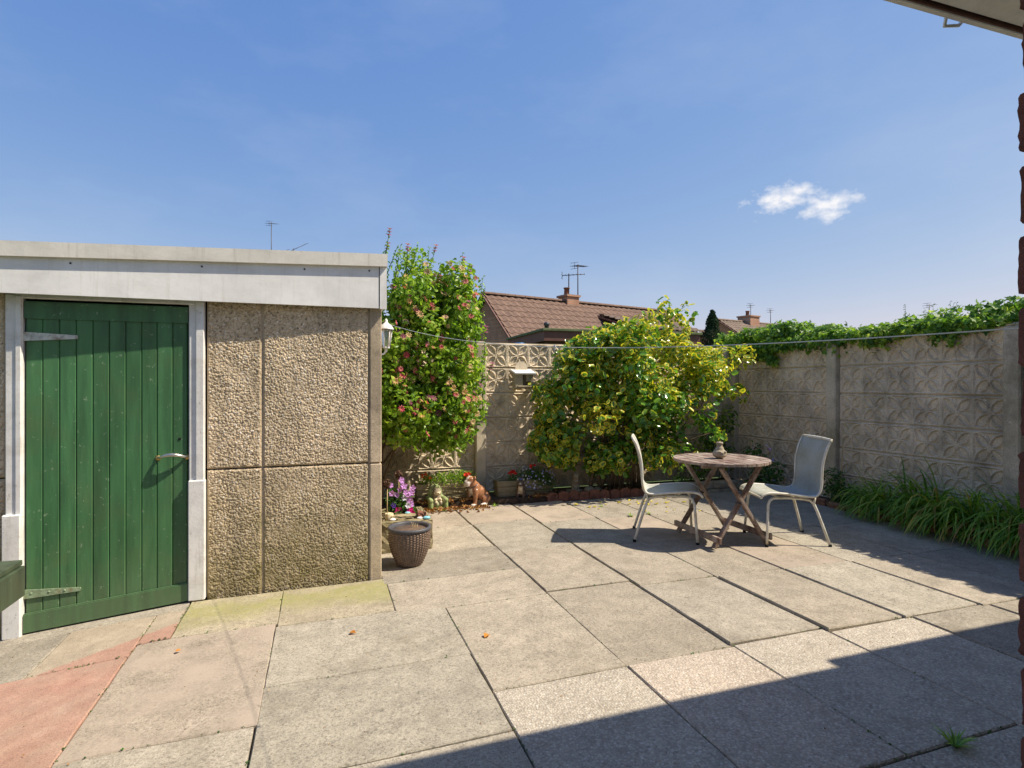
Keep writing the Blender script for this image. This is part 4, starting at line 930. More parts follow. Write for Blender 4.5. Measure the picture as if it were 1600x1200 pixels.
# terrier
ter = thing('terrier_statue', 'small dark terrier statue with pale chest in front of the lobelia', 'statue', (2.23, 6.36, .038), R(-115)); ter.scale = (1.2, 1.2, 1.15)
tp = [((-.045, 0, .055), (.058, .05, .055)), ((-.01, 0, .09), (.05, .045, .06)), ((.022, 0, .13), (.04, .04, .05)), ((.032, 0, .175), (.034, .036, .034)), ((.066, 0, .168), (.026, .02, .018)),
      ('cap', (.025, .026, .19), (.018, .034, .228), .013, .005), ('cap', (.025, -.026, .19), (.018, -.034, .228), .013, .005), ('cap', (.03, .026, .11), (.045, .03, .014), .02, .014), ('cap', (.03, -.026, .11), (.045, -.03, .014), .02, .014),
      ((.058, .03, .01), (.02, .014, .01)), ((.058, -.03, .01), (.02, .014, .01)), ((-.045, .045, .035), (.04, .02, .035)), ((-.045, -.045, .035), (.04, .02, .035)), ((-.01, .055, .01), (.034, .014, .01)), ((-.01, -.055, .01), (.034, .014, .01)), ('cap', (-.09, 0, .025), (-.125, .02, .02), .012, .008)]
me = blob(tp, .005, 2)
paint(me, [M['dogseal'], M['cream'], M['dogdark']], lambda c: 1 if (c.x > .035 and abs(c.y) < .020 and .075 < c.z < .150) or (c.x > .062 and abs(c.y) < .012 and c.z > .150 and c.x < .085) or (c.z > .21 and c.x > .022) else (2 if c.x > .088 else 0)); link('body', me, None, ter)
for s_ in (-1, 1):
    m = MB(); m.lathe([(.001, -.004), (.004, 0), (.001, .004)], 8); m.build('eye', M['dogdark'], ter, (.062, s_*.017, .19))
link('plinth', rough_box(.20, .15, .02, 4, .002), M['dogdark'], ter, (-.02, 0, -.012))
# figure in green armchair
arm = thing('armchair_figure', 'mossy green armchair ornament with a small grey hedgehog sitting in it', 'statue', (1.225, 6.33, .022), R(-84))
m = blob([((-.05, 0, .15), (.035, .085, .10)), ((-.05, 0, .20), (.032, .07, .06)), ('cap', (-.05, .085, .105), (.075, .085, .10), .028, .030), ('cap', (-.05, -.085, .105), (.075, -.085, .10), .028, .030), ('cap', (.07, .085, .1), (.07, .085, .03), .028, .03), ('cap', (.07, -.085, .1), (.07, -.085, .03), .028, .03),
          ((0, 0, .05), (.085, .085, .05)), ((0, .08, .05), (.08, .03, .05)), ((0, -.08, .05), (.08, .03, .05))], .007, 2); link('armchair', m, M['mossgreen'], arm)
m = blob([((.015, 0, .12), (.045, .05, .06)), ((.025, 0, .185), (.045, .048, .042)), ((.062, 0, .176), (.024, .022, .018)), ((.06, .03, .105), (.03, .015, .015)), ((.06, -.03, .105), (.03, .015, .015)), ((.075, .028, .07), (.018, .018, .03)), ((.075, -.028, .07), (.018, .018, .03))], .006, 2)
paint(m, [M['hedge_grey'], M['cream'], M['dogdark']], lambda c: 1 if c.x > .045 and (c.z > .155 and c.z < .195 or .08 < c.z < .125) else 0); link('hedgehog', m, None, arm)
P, Nn, _ = clump_points([((.012, 0, .195), (.05, .054, .045))], 0, .9, .1, 240); k = P[:, 0] < .04; P, Nn = P[k][:150], Nn[k][:150]
link('spines', scatter_mesh('spines', leaf_oval(.2, .1), P, Nn*0+Nn[:, [1, 2, 0]], np.full(len(P), .022)), M['hedge_grey'], arm)
m = MB(); m.lathe([(.001, -.006), (.007, 0), (.001, .006)], 8); m.build('nose', M['dogdark'], arm, (.088, 0, .18))
link('plinth', rough_box(.19, .22, .03, 4, .003), M['mossgreen'], arm, (0, 0, .008))
# stone pair under the holly
so = thing('stone_ornament', 'weathered stone squirrel ornament in the shade under the holly', 'statue', (2.93, 6.36, .085), R(-110))
link('figure', blob([((-.02, 0, .08), (.06, .055, .075)), ((.02, 0, .15), (.04, .04, .05)), ((.045, 0, .205), (.036, .032, .034)), ((.078, 0, .198), (.02, .016, .016)), ('cap', (.03, .02, .225), (.028, .024, .25), .01, .006), ('cap', (.03, -.02, .225), (.028, -.024, .25), .01, .006),
                     ('cap', (-.07, 0, .03), (-.10, 0, .16), .03, .04), ((-.085, 0, .2), (.035, .03, .035)), ('cap', (.03, .03, .14), (.075, .015, .15), .015, .012), ('cap', (.03, -.03, .14), (.075, -.015, .15), .015, .012), ((.02, .05, .02), (.06, .025, .02)), ((.02, -.05, .02), (.06, .025, .02))], .008, 2), M['stone'], so)
link('plinth', rough_box(.26, .22, .04, 4, .006), M['stone'], so, (-.01, 0, .0))
sr = thing('stone_rock', 'rounded stones beside the squirrel ornament under the holly', 'rock', (3.10, 6.33, .08))
for (x, y, s_) in ((0, 0, .07), (.12, .03, .055), (.05, -.06, .045)): link('stone', blob([((0, 0, s_*.5), (s_, s_*.8, s_*.7))], s_*.22, 1), M['stone'], sr, (x, y, 0))

# bird box on the back fence
bb = thing('bird_box', 'stone bird box with sloping pale roof fixed on the back fence', 'bird box', (2.36, 6.745, 1.35))
m = MB(); 
m.box((-.10, -.085, .085), (.035, .13, .19), .006); m.box((.10, -.085, .085), (.035, .13, .19), .006); m.build('side', M['stone'], bb)
m = MB(); m.box((0, -.03, .085), (.17, .03, .19), .003); m.build('back', M['stone'], bb)
m = MB(); m.box((-.055, -.135, .10), (.07, .025, .14), .004); m.box((.055, -.135, .125), (.06, .025, .09), .004); m.build('front', M['stone'], bb)
m = MB(); m.box((0, -.10, .015), (.17, .12, .028), .004); m.box((0, -.165, .02), (.19, .03, .02), .004); m.build('ledge', M['stone'], bb)
m = MB(); m.box((0, -.09, .20), (.27, .20, .022), .004, Matrix.Rotation(R(14), 3, 'X')); m.build('roof', M['white'], bb)
m = MB(); m.prism([(.085*math.cos(R(22.5+45*k)), .10+.085*math.sin(R(22.5+45*k))+.15) for k in range(8)], -.03, -.008, 1); m.build('backplate', M['fence'], bb)

# bed edging
ed = thing('scalloped_edging', 'row of small scalloped terracotta edging tiles along the back bed', 'edging', (2.45, 6.2, 0))
em = MB(); n = 10; poly = [(-.062, 0), (.062, 0), (.062, .075)]+[(.062*math.cos(math.pi*k/n), .075+.04*math.sin(math.pi*k/n)) for k in range(1, n)]+[(-.062, .075)]
em.prism(poly, -.018, .018, 1); eme = em.mesh('edging_tile')
for i in range(13):
    x = .12+i*.128; y = -.145*(x/1.5)+.02
    link('edging_tile', eme, M['edging'], ed, (x, y, .035+random.uniform(-.015, .008)), (random.uniform(-.15, .1), random.uniform(-.06, .06), R(-5)+random.uniform(-.08, .08)))
lw = thing('low_block_wall', 'low wall of weathered stone blocks at the back right bed', 'wall', (4.2, 6.0, .02))
for r_ in range(2):
    for i in range(5):
        L = .215+random.uniform(-.02, .02); link('block', rough_box(L, .10, .085, 3, .004), M['timber'] if random.random() > .3 else M['stone'], lw, (i*.228+(.1 if r_ else 0)-.05, -.045*i*.228+random.uniform(-.008, .008), .045+r_*.09), (0, 0, R(-2)))
be = thing('brick_edging', 'line of crumbling red edging bricks along the lily bed', 'edging', (5.22, 0, .04))
for i in range(17):
    y = 1.9+i*.235; link('brick', rough_box(.07, .20+random.uniform(-.02, .02), .09, 4, .010), M['brickedge'], be, (random.uniform(-.012, .012), y, .05+.0*i+random.uniform(-.012, .01)), (0, random.uniform(-.1, .1), random.uniform(-.08, .08)))
cn = tag(MB().tube([(0, 0, 0), (.02, .0, .4), (.05, .005, .82)], .006, 6).build('bamboo_cane', M['cane'], None, (5.42, 4.86, .09)), 'thin bamboo cane leaning on the right fence', 'cane')

# ================================================================== PLANTS
# honeysuckle
hn = thing('honeysuckle', 'tall pink-flowered honeysuckle climbing beside the garage', 'shrub', (.75, 6.3, .08))
hc = []
out = [(.35, .95), (.75, .80), (1.05, .72), (1.45, .66), (1.62, .95), (1.72, 1.4), (1.74, 1.9), (1.66, 2.2), (1.58, 2.45), (1.45, 2.62), (1.2, 2.66), (1.0, 2.70), (.86, 2.66), (.82, 2.25), (.35, 2.05)]
while len(hc) < 112:
    x, z = random.uniform(.3, 1.75), random.uniform(.65, 2.75)
    if not inpoly(x, z, out): continue
    y = 6.28+random.uniform(-.48, .33)*(1-.35*abs(z-1.7)); r = random.uniform(.13, .23)
    if not inpoly(x+r*.8, z, out): x -= r*.6
    if not inpoly(x, z-r*.7, out): z += r*.5
    hc.append(((x-.75, y-6.3, z-.08), (r, r, r*1.15)))
for k in range(14): hc.append(((random.uniform(-.15, .25), random.uniform(-.35, .15), .95+.09*k), (.19, .18, .2)))
P, Nn, Id = clump_points(hc, 215, .4, .35)
hue = np.clip(RNG.normal(.5, .22, len(P))+RNG.normal(0, .12, len(hc))[Id], 0, 1)
tag(link('foliage', scatter_mesh('foliage', leaf_oval(.62), P, Nn, RNG.uniform(.042, .074, len(P)), hue), L_HONEY, hn), kind='stuff')
sel = RNG.choice(len(P), 1900, replace=False); sel = [i for i in sel if np.dot(P[i]-np.array(hc[Id[i]][0]), [.45, -.75, .45]) > .07 and (P[i]-np.array(hc[Id[i]][0]))[1] < 0 and hc[Id[i]][0][1] < .12]
Pf, Nf = P[sel]+np.array([0, -.025, .015]), np.tile([.3, -.8, .5], (len(sel), 1))+RNG.normal(size=(len(sel), 3))*.4
fk = RNG.choice(3, len(sel), p=[.36, .46, .18])
o = link('blossoms', scatter_mesh('blossoms', flower_star(9, .13, .42, .18), Pf, Nf, RNG.uniform(.030, .050, len(sel)), None, None, [[q] for q in fk]), None, hn); 
for q in (P_PEACH, P_PINK, P_MAUVE): o.data.materials.append(q)
o['kind'] = 'stuff'
sh_p, sh_n, sh_s = [], [], []; stm = MB()
for (x, zt_) in ((.70, 3.03), (.78, 2.86), (.80, 2.84), (.70, 2.92), (.98, 2.82), (1.12, 2.86), (1.24, 2.95), (1.36, 2.72), (1.55, 2.90), (1.62, 2.72), (1.68, 2.56), (1.76, 2.2), (1.82, 1.62), (1.05, 2.82), (1.45, 2.66), (.9, 2.9), (1.66, 2.62), (1.72, 2.45), (1.80, 2.05), (1.84, 1.85), (1.3, 2.78), (1.5, 2.78), (1.02, 2.93), (.86, 2.8)):
    y = 6.25+random.uniform(-.2, .2); p0 = Vector((x-.12, y, zt_-.62)); p1 = Vector((x, y+random.uniform(-.05, .05), zt_)); md = p0.lerp(p1, .5)+Vector((random.uniform(-.06, .06), 0, 0))
    pp_ = [p0, p0.lerp(md, .6), md, md.lerp(p1, .55), p1]; off = Vector((.75, 6.3, .08)); stm.tube([p-off for p in pp_], [.005, .0045, .004, .003, .0015], 5)
    for k in range(20):
        t = k/19; q = (p0.lerp(md, t*2) if t < .5 else md.lerp(p1, t*2-1))-off
        for s_ in (-1, 1): sh_p.append(q); sh_n.append((s_*.7+random.uniform(-.2, .2), random.uniform(-.6, .2), .6)); sh_s.append(.066*(1.1-.55*t))
tag(link('shoot_leaves', scatter_mesh('shoot_leaves', leaf_oval(.55), np.array(sh_p), np.array(sh_n), np.array(sh_s)), L_HONEY, hn), kind='stuff'); stm.build('shoots', L_FERN, hn)
m = MB()
for k in range(9):
    bx = -.25+random.uniform(-.1, .15); tx = random.uniform(-.35, .75); tz_ = random.uniform(.9, 1.9)
    m.tube([(bx, .05, -.02), (bx+.04*random.uniform(-1, 1), .02, .25), (bx*.5+tx*.4, random.uniform(-.1, .1), .65), (tx*.8, random.uniform(-.15, .15), tz_)], [.020, .015, .012, .006], 7)
m.build('stems', M['bark'], hn)
# spent blossom spikes of colour at top
Pt = np.array([q for i, q in enumerate(sh_p) if i % 120 == 38 or i % 120 == 37 or i % 120 == 34]); 
o = link('tip_blossoms', scatter_mesh('tip_blossoms', flower_star(10, .14, .5, .2), Pt, np.tile([.1, -.4, 1.], (len(Pt), 1)), np.full(len(Pt), .04)), P_MAUVE, hn); o['kind'] = 'stuff'

# holly
ho = thing('holly_bush', 'large green and gold variegated bush against the back fence', 'shrub', (3.55, 6.3, .085))
outl = [(2.32, 1.28), (2.47, 1.55), (2.68, 1.80), (2.86, 1.97), (3.32, 2.14), (3.75, 2.24), (4.02, 2.28), (4.33, 2.20), (4.55, 2.05), (4.88, 1.90), (5.05, 1.74), (4.98, 1.45), (4.80, 1.25), (4.45, 1.12), (4.30, .80), (4.22, .34), (3.66, .28), (3.25, .24), (2.83, .40), (2.52, .44), (2.36, .70), (2.43, .97)]
hc = []
while len(hc) < 150:
    x, z = random.uniform(2.2, 5.2), random.uniform(.2, 2.4)
    if not inpoly(x, z, outl): continue
    r = random.uniform(.10, .21)
    for dx, dz in ((r, 0), (-r, 0), (0, r), (0, -r)):
        if not inpoly(x+dx, z+dz, outl): x -= dx*.6; z -= dz*.6
    fx = min(1, max(.0, (x-2.35)/.75)); y = 6.52-.28*fx+random.uniform(-.12-.38*fx, .10+.24*fx)*(.45+.55*min(1, z/1.2)); hc.append(((x-3.55, y-6.3, z-.085), (r*1.1, r, r)))
for (x, y, z, r) in ((4.0, 6.1, 2.33, .11), (4.3, 6.1, 2.26, .12), (4.50, 5.74, .78, .09), (4.42, 5.77, .84, .09), (4.32, 5.82, .90, .10), (5.1, 6.0, 1.75, .14), (4.97, 5.95, 1.28, .13), (4.12, 6.15, 2.22, .12), (3.75, 6.1, 2.2, .1), (2.95, 6.3, 1.80, .17), (3.12, 6.25, 1.88, .17), (3.3, 6.2, 1.95, .17), (3.48, 6.2, 2.0, .16), (3.2, 6.1, 1.66, .18), (3.62, 6.2, 2.05, .15)): hc.append(((x-3.55, y-6.3, z-.085), (r, r, r)))
P, Nn, Id = clump_points(hc, 125, .5, .45)
cz_ = np.array([c[0][2] for c in hc]); cx_ = np.array([c[0][0] for c in hc]); gold = .30+.28*(cz_ > 1.35)+.25*(cx_ > .25)*(cz_ > 1.0)+.22*(cx_ < -.85)*(cz_ > .5)+.15*(cz_ < .45)+RNG.normal(0, .2, len(hc))
ty = RNG.random(len(P)) < gold[Id]; full = RNG.random(len(P)) < .25
kinds = [[2 if (f and t) else 0, 1 if t else (2 if f else 0)] for t, f in zip(ty, full)]
o = link('foliage', scatter_mesh('foliage', leaf_holly(), P, Nn, RNG.uniform(.045, .098, len(P)), None, None, kinds), None, ho); 
for q in (L_HOLLYG, L_HOLLYY, L_HOLLYM): o.data.materials.append(q)
o['kind'] = 'stuff'
m = MB()
for k in range(16):
    bx = random.uniform(-.55, .35); tx = bx+random.uniform(-.6, .8); tz_ = random.uniform(.9, 1.9)
    m.tube([(bx, .08, -.03), (bx+random.uniform(-.05, .05), .03, .3), ((bx+tx)/2, random.uniform(-.15, .1), .75), (tx, random.uniform(-.3, .1), tz_)], [.022, .017, .012, .006], 7)
for (tx, tz_, ty_) in ((.93, .74, -.50), (.95, 1.3, -.35), (1.4, 1.65, -.3)): m.tube([(.2, .05, .3), (.6, -.15, .55), (tx, ty_, tz_)], [.014, .01, .004], 6)
m.build('stems', M['bark'], ho)

# ivy along the side fence
iv = thing('ivy_hedge', 'mound of ivy growing along the top of the right fence', 'ivy', (5.75, 4.3, 1.9))
hc = []; y = 1.2
while y < 7.3:
    top = 2.10+.05*math.sin(y*2.3)+(.06 if y < 3.3 else 0)+(.07 if y > 5.8 else 0)
    for k in range(3):
        r = random.uniform(.09, .15); hc.append(((5.76+random.uniform(-.2, .28)-5.75, y-4.3+random.uniform(-.1, .1), top-r-random.uniform(-.02, .10)-1.9), (r, r*1.2, r)))
    if random.random() < .75: hc.append(((5.50-5.75+random.uniform(-.02, .05), y-4.3, random.uniform(-.02, .06)+(-.06 if y > 5.4 else 0)), (.055, .15, random.uniform(.05, .09))))
    y += .105
for k in range(10): hc.append(((-.25, random.uniform(1.6, 2.4), random.uniform(-.22, .0)), (.05, .1, .07)))
P, Nn, Id = clump_points(hc, 400, .5, .5); hue = np.clip(RNG.normal(.5, .24, len(P))+RNG.normal(0, .1, len(hc))[Id], 0, 1)
tag(link('foliage', scatter_mesh('foliage', leaf_ivy(), P, Nn+np.array([-.2, -.1, 0]), RNG.uniform(.038, .07, len(P)), hue), L_IVY, iv), kind='stuff')
m = MB()
for k in range(14):
    y0 = random.uniform(-2.6, 2.6); m.tube([(.07+random.uniform(0, .2), y0, -.06-1.9), (.10+random.uniform(0, .15), y0+.2, -.6), (random.uniform(-.05, .15), y0+.4, .08)], [.012, .01, .005], 6)
m.build('stems', M['bark'], iv)
for i, (y, x) in enumerate(((5.25, 5.98), (4.55, 6.0), (4.35, 6.05), (4.05, 6.0))):
    wd_ = thing('tall_weed', ['tall thin weed above the ivy, leftmost of the four', 'tall thin weed above the ivy, second from the left', 'tall thin weed above the ivy, third from the left', 'tall thin weed above the ivy, rightmost of the four'][i], 'weed', (x, y, -.16), 0, 'weeds beyond the right fence')
    hh = 2.16+.16+(.02, .10, .12, .08)[i]; m = MB(); pq = []; nn = []
    for b_ in range(4):
        dx = random.uniform(-.06, .06); h2 = hh-random.uniform(0, .12); m.tube([(0, 0, 0), (dx*.5, dx, h2*.6), (dx, dx*1.6, h2)], [.005, .004, .0015], 5)
        for k in range(22): t = .78+.22*k/21; pq.append((dx*t, dx*1.6*t, h2*t)); nn.append((random.uniform(-1, 1), random.uniform(-1, 1), .6))
    m.build('stem', L_FERN, wd_); tag(link('leaves', scatter_mesh('leaves', leaf_oval(.4), np.array(pq), np.array(nn, float), np.full(len(pq), .024)), L_FERN, wd_), kind='stuff')

# strap-leaved lilies
V, Fq, rn = [], [], []
def blade(base, dirv, L, w, droop, r):
    n = 8; p = np.array(base, float); d = np.array(dirv, float); d /= np.linalg.norm(d); side = np.cross(d, [0, 0, 1]); side /= max(1e-6, np.linalg.norm(side)); b = len(V)
    for i in range(n+1):
        t = i/n; ww = w*(.55+.9*t*(1-t)*1.6)*(1-t**3)+.0008; up_ = np.cross(side, d)
        V.append(p-side*ww+up_*ww*.5); V.append(p.copy()); V.append(p+side*ww+up_*ww*.5)
        d = d+np.array([0, 0, -droop/n*(.4+1.6*t)]); d /= np.linalg.norm(d); p = p+d*L/n
        if p[2] < .10: p[2] = .10
    for i in range(n):
        a = b+i*3; Fq.append((a, a+1, a+4, a+3)); Fq.append((a+1, a+2, a+5, a+4)); rn.extend([r, r])
for c in range(19):
    cy = 2.3+c*.118+random.uniform(-.05, .05); cx = 5.36+random.uniform(-.06, .05); sc = .8 if cy > 4.2 else 1.
    for k in range(64):
        a = random.gauss(math.pi, 1.05); tilt = random.uniform(.25, 1.0); d = (math.cos(a)*tilt*.75, math.sin(a)*tilt*.75-.1, 1.05-.3*tilt)
        blade((cx+random.uniform(-.06, .06)-5.36, cy+random.uniform(-.08, .08)-3.4, 0.09), d, random.uniform(.45, .80)*sc, random.uniform(.007, .0125), random.uniform(1.6, 3.2), random.random())
me = npmesh('strap_leaves', np.array(V), [np.array(Fq)], None, rn)
lily = link('lily_foliage', me, L_LILY, None, (5.36, 3.4, 0)); tag(lily, 'arching green strap leaves of a lily border along the right fence', 'plant', kind='stuff')

# small bed plants
flowerbed('lilac_flower_plant', 'green leafy plant with lilac flowers in the right back corner', (5.15, 5.75, .15), [((0, 0, .22), (.14, .14, .2)), ((.1, -.12, .15), (.12, .12, .16)), ((-.05, .1, .38), (.1, .1, .14)), ((.0, .0, .05), (.16, .16, .1))], 420, None,
          [(P_LILAC, 8, .026, [((-.03, -.03, .42), (.11, .09, .1))], flower_disc(5)), (P_LAV, 6, .024, [((.04, -.1, .22), (.16, .1, .16))], flower_disc(5))], L_FERN, smin=.03, smax=.06)
flowerbed('fern_plant', 'low green ferny plant behind the right chair', (5.36, 4.75, .10), [((0, 0, .1), (.12, .18, .12)), ((.02, .15, .2), (.09, .14, .18)), ((-.05, -.16, .06), (.1, .12, .08))], 520, None, [], L_FERN, smin=.03, smax=.055)
flowerbed('corner_shrub', 'dark leafy shrub in the shaded back corner behind the table', (4.75, 6.45, .12), [((0, 0, .3), (.2, .15, .25)), ((.25, .05, .55), (.2, .12, .25)), ((.45, -.02, .8), (.14, .1, .2)), ((.4, 0, .3), (.2, .12, .22))], 260, None, [], L_IVY, smin=.04, smax=.075)
flowerbed('edging_plant', 'small green plant behind the low block wall', (4.45, 6.1, .12), [((0, 0, .1), (.12, .08, .09)), ((-.2, .05, .08), (.1, .08, .08))], 700, None, [], L_FERN, smin=.02, smax=.045)
# weeds and litter
def tuft(label, x, y, s, n, mat=L_FERN):
    V2, F2, r2 = [], [], []
    for k in range(n):
        a = random.uniform(0, 6.28); L = s*random.uniform(.5, 1.1); b = len(V2); w = s*.06; c_, s_ = math.cos(a), math.sin(a)
        for t in (0, .5, 1): q = (c_*L*t*.8, s_*L*t*.8, L*(t*.9-.45*t*t)); ww = w*(1-t*.95); V2 += [(q[0]-s_*ww, q[1]+c_*ww, q[2]), (q[0]+s_*ww, q[1]-c_*ww, q[2])]
        F2 += [(b, b+1, b+3, b+2), (b+2, b+3, b+5, b+4)]; r = random.random(); r2 += [r, r]
    tag(link('weed_tuft', npmesh('weed_tuft', np.array(V2, float), [np.array(F2)], None, r2), mat, None, (x, y, gz(x)-.004)), label, 'weed', 'weeds in the paving joints')
tuft('small green weed beside the bulldog statue', 1.86, 6.19, .07, 26, L_HONEY); tuft('small green weed behind the left chair leg', 3.02, 5.2, .08, 30, L_HONEY); tuft('small green weed between the left chair and the table', 3.24, 5.23, .07, 24, L_HONEY)
tuft('small green weed at the edging left of the left chair', 2.95, 5.72, .06, 18, L_HONEY); tuft('grass tuft in the shaded paving at the lower right', 2.27, 1.53, .10, 40, L_LILY); tuft('low weed among the litter in front of the armchair ornament', 1.28, 6.15, .07, 18, L_HONEY)
def fallen(label, x, y, s, mat, grp):
    V0, F0, _ = leaf_oval(.7, .22); a = random.uniform(0, 6.28)
    m = MB(); m.add([tuple(v*s) for v in V0], F0); me = m.mesh('fallen_leaf'); at = me.attributes.new('rnd', 'FLOAT', 'FACE'); at.data.foreach_set('value', [random.random()]*len(me.polygons))
    tag(link('fallen_leaf', me, mat, None, (x, y, gz(x)+.0075), (random.uniform(-.1, .1), random.uniform(-.1, .1), a)), label, 'leaf', grp)
fallen('orange fallen leaf in the middle of the patio', .85, 3.02, .05, L_ORANGE, 'orange leaves on the patio'); fallen('small orange fallen leaf on the slab by the mossy strip', .155, 3.34, .04, L_ORANGE, 'orange leaves on the patio'); fallen('tiny brown fallen leaf on the pinkish slab near the door', -.72, 3.42, .03, L_ORANGE, 'orange leaves on the patio')
for k in range(26):
    x = random.choice((random.uniform(2.6, 3.9), random.uniform(3.0, 3.9))); y = 5.98-.1*(x-2.7)-abs(random.gauss(0, .3)); fallen('yellow fallen leaf on the patio in front of the variegated bush', x, y, random.uniform(.03, .055), L_YELLOW, 'yellow leaves under the bush')
P = np.stack([RNG.uniform(.92, 1.78, 420), 6.20+RNG.normal(0, .085, 420), RNG.uniform(.03, .045, 420)], 1); P[:, 2] += np.where(P[:, 1] > 6.27, .065, 0)
tag(link('leaf_litter', scatter_mesh('leaf_litter', leaf_oval(.8, .25), P, RNG.normal(size=(420, 3))*.5+np.array([0, 0, 1]), RNG.uniform(.02, .045, 420)), L_LITTER), 'dry brown leaves scattered round the ornaments', 'leaves', kind='stuff')
P = np.stack([RNG.uniform(2.3, 4.3, 500), 6.26+RNG.normal(0, .10, 500), np.full(500, .10)], 1); P[:, 1] = np.maximum(P[:, 1], 6.21-.1*(P[:, 0]-2.6)); 
tag(link('leaf_litter', scatter_mesh('leaf_litter', leaf_oval(.8, .25), P, RNG.normal(size=(500, 3))*.5+np.array([0, 0, 1]), RNG.uniform(.02, .045, 500)), L_LITTER), 'dark dry leaves under the variegated bush', 'leaves', kind='stuff')

# green bench end at the left edge
bn = thing('green_workbench', 'faded green wooden workbench cut off by the left edge', 'bench', (-1.65, 2.2, gz(-1.65)))
bz_ = gz(-1.65); m = MB()
for i in range(7): 
    q = MB(); q.box((0, 0, 0), (.138, 1.36, .022), .003); q.build('top_board', M['green2'], bn, (-.42+i*.1405, 0, .668-bz_))
q = MB(); q.box((0, 0, 0), (.025, .48, .125), .004); q.build('apron', M['green2'], bn, (.49, .435, .594-bz_)); q = MB(); q.box((0, 0, 0), (.025, .86, .125), .004); q.build('apron', M['green2'], bn, (.4895, -.24, .594-bz_))
q = MB(); q.box((0, 0, 0), (.93, .025, .125), .004); q.build('apron', M['green2'], bn, (.0, .662, .594-bz_))
for x in (-.38, .1):
    for y in (-.55, .55): q = MB(); q.box((0, 0, 0), (.07, .07, .656-bz_), .004); q.build('leg', M['green2'], bn, (x, y, (.656-bz_)/2-(.02 if x > 0 else -.02)))

# ================================================================== NEIGHBOURING HOUSES
def roof_plane(L, Wd, pitch, course=.32, tw=.30, sub=4):
    """stepped, waved tile field; local x along ridge, y down the slope"""
    nc = int(Wd/course); nx = int(L/tw)*sub+1; X = np.linspace(0, L, nx); V, F = [], []
    wave = .032*np.cos(X/tw*2*math.pi)
    for c in range(nc):
        y0, y1 = c*Wd/nc, (c+1)*Wd/nc+.03; b = len(V)
        for x, w in zip(X, wave): V.append((x, y0, w))
        for x, w in zip(X, wave): V.append((x, y1, w+.055))
        for x, w in zip(X, wave): V.append((x, y1, w-.005))
        for i in range(nx-1): F.append((b+i, b+i+1, b+nx+i+1, b+nx+i)); F.append((b+nx+i, b+nx+i+1, b+2*nx+i+1, b+2*nx+i))
    return np.array(V, float), np.array(F)
def house(label, apex, ang, L, hw, pitch, tmat, chim=None, base=-.16, wallmat='hbrick'):
    """apex: near-left end of the ridge in world; ang: ridge direction"""
    o = thing('bungalow', label, 'house', (apex[0], apex[1], base), ang); zr = apex[2]-base; drop = hw*math.tan(pitch); ze = zr-drop
    m = MB(); m.prism([(-hw+.25, 0), (hw-.25, 0), (hw-.25, ze+.12), (0, zr-.14), (-hw+.25, ze+.12)], .18, L-.2, 0); m.build('wall', M[wallmat], o)
    V, F = roof_plane(L, hw/math.cos(pitch), pitch)
    for sg in (1, -1):
        c_, s_ = math.cos(pitch), math.sin(pitch)
        W = np.stack([V[:, 0], -sg*(V[:, 1]*c_), zr-V[:, 1]*s_+V[:, 2]*c_], 1); FF = F[:, ::-1] if sg < 0 else F
        tag(link('roof_tiles', npmesh('roof_tiles', W, [FF]), M[tmat], o), kind='stuff')
        for xx in (.0, L):
            m = MB(); m.bar((xx, 0, zr-.03), (xx, -sg*(hw), ze-.03), .05, .16, 0, up=(1, 0, 0)); m.build('bargeboard', M['brownfascia'], o)
        m = MB(); m.box((L/2, -sg*(hw-.03), ze-.04), (L, .04, .14)); m.build('eaves_fascia', M['brownfascia'], o)
    nr = int(L/.45)
    rm = MB(); rm.prism([(.13*math.cos(math.pi*k/6), .09*math.sin(math.pi*k/6)) for k in range(7)], 0, L/nr-.012, 0); rme = rm.mesh('ridge_tile')
    for k in range(nr): link('ridge_tile', rme, M[tmat], o, (k*L/nr, 0, zr-.015))
    return o, zr, ze
def chimney(par, x, y, z0, h, pots=1, w=.55):
    m = MB(); m.box((0, 0, 0), (w, w, h)); m.box((0, 0, h/2+.04), (w+.1, w+.1, .08)); c = m.build('chimney', M['hbrick'], par, (x, y, z0+h/2))
    for k in range(pots):
        m = MB(); m.lathe([(.12, 0), (.11, .05), (.10, .26), (.13, .27), (.13, .31), (.09, .31)], 14); m.build('chimney_pot', M['edging'], c, ((k-(pots-1)/2)*.3-.1, 0, h/2+.08))
    return c
def antenna(label, base, h, arm_az, L=.9, n=7, tilt=.12, y2=None):
    o = thing('tv_aerial', label, 'aerial', base, 0, 'television aerials on the roofs')
    m = MB(); m.tube([(0, 0, 0), (0, 0, h)], .022, 6); m.build('mast', M['metal'], o); c, s_ = math.cos(arm_az), math.sin(arm_az)
    a = Vector((-c*L*.3, -s_*L*.3, h-.06-L*.3*tilt)); b = Vector((c*L*.7, s_*L*.7, h-.06+L*.7*tilt)); m = MB(); m.tube([a, b], .016, 6); bm_ = m.build('boom', M['metal'], o)
    for k in range(n):
        p = a.lerp(b, k/(n-1)); m = MB(); l2 = .22-.012*k; m.tube([(p.x+s_*l2, p.y-c*l2, p.z), (p.x-s_*l2, p.y+c*l2, p.z)], .008, 5); m.build('element', M['metal'], o)
    m = MB(); 
    for dz in (-.12, 0, .12): m.tube([(a.x+s_*.18, a.y-c*.18, a.z+dz), (a.x-s_*.18, a.y+c*.18, a.z+dz)], .008, 5)
    m.tube([(a.x, a.y, a.z-.13), (a.x, a.y, a.z+.13)], .009, 5); m.build('reflector', M['metal'], o)
    return o
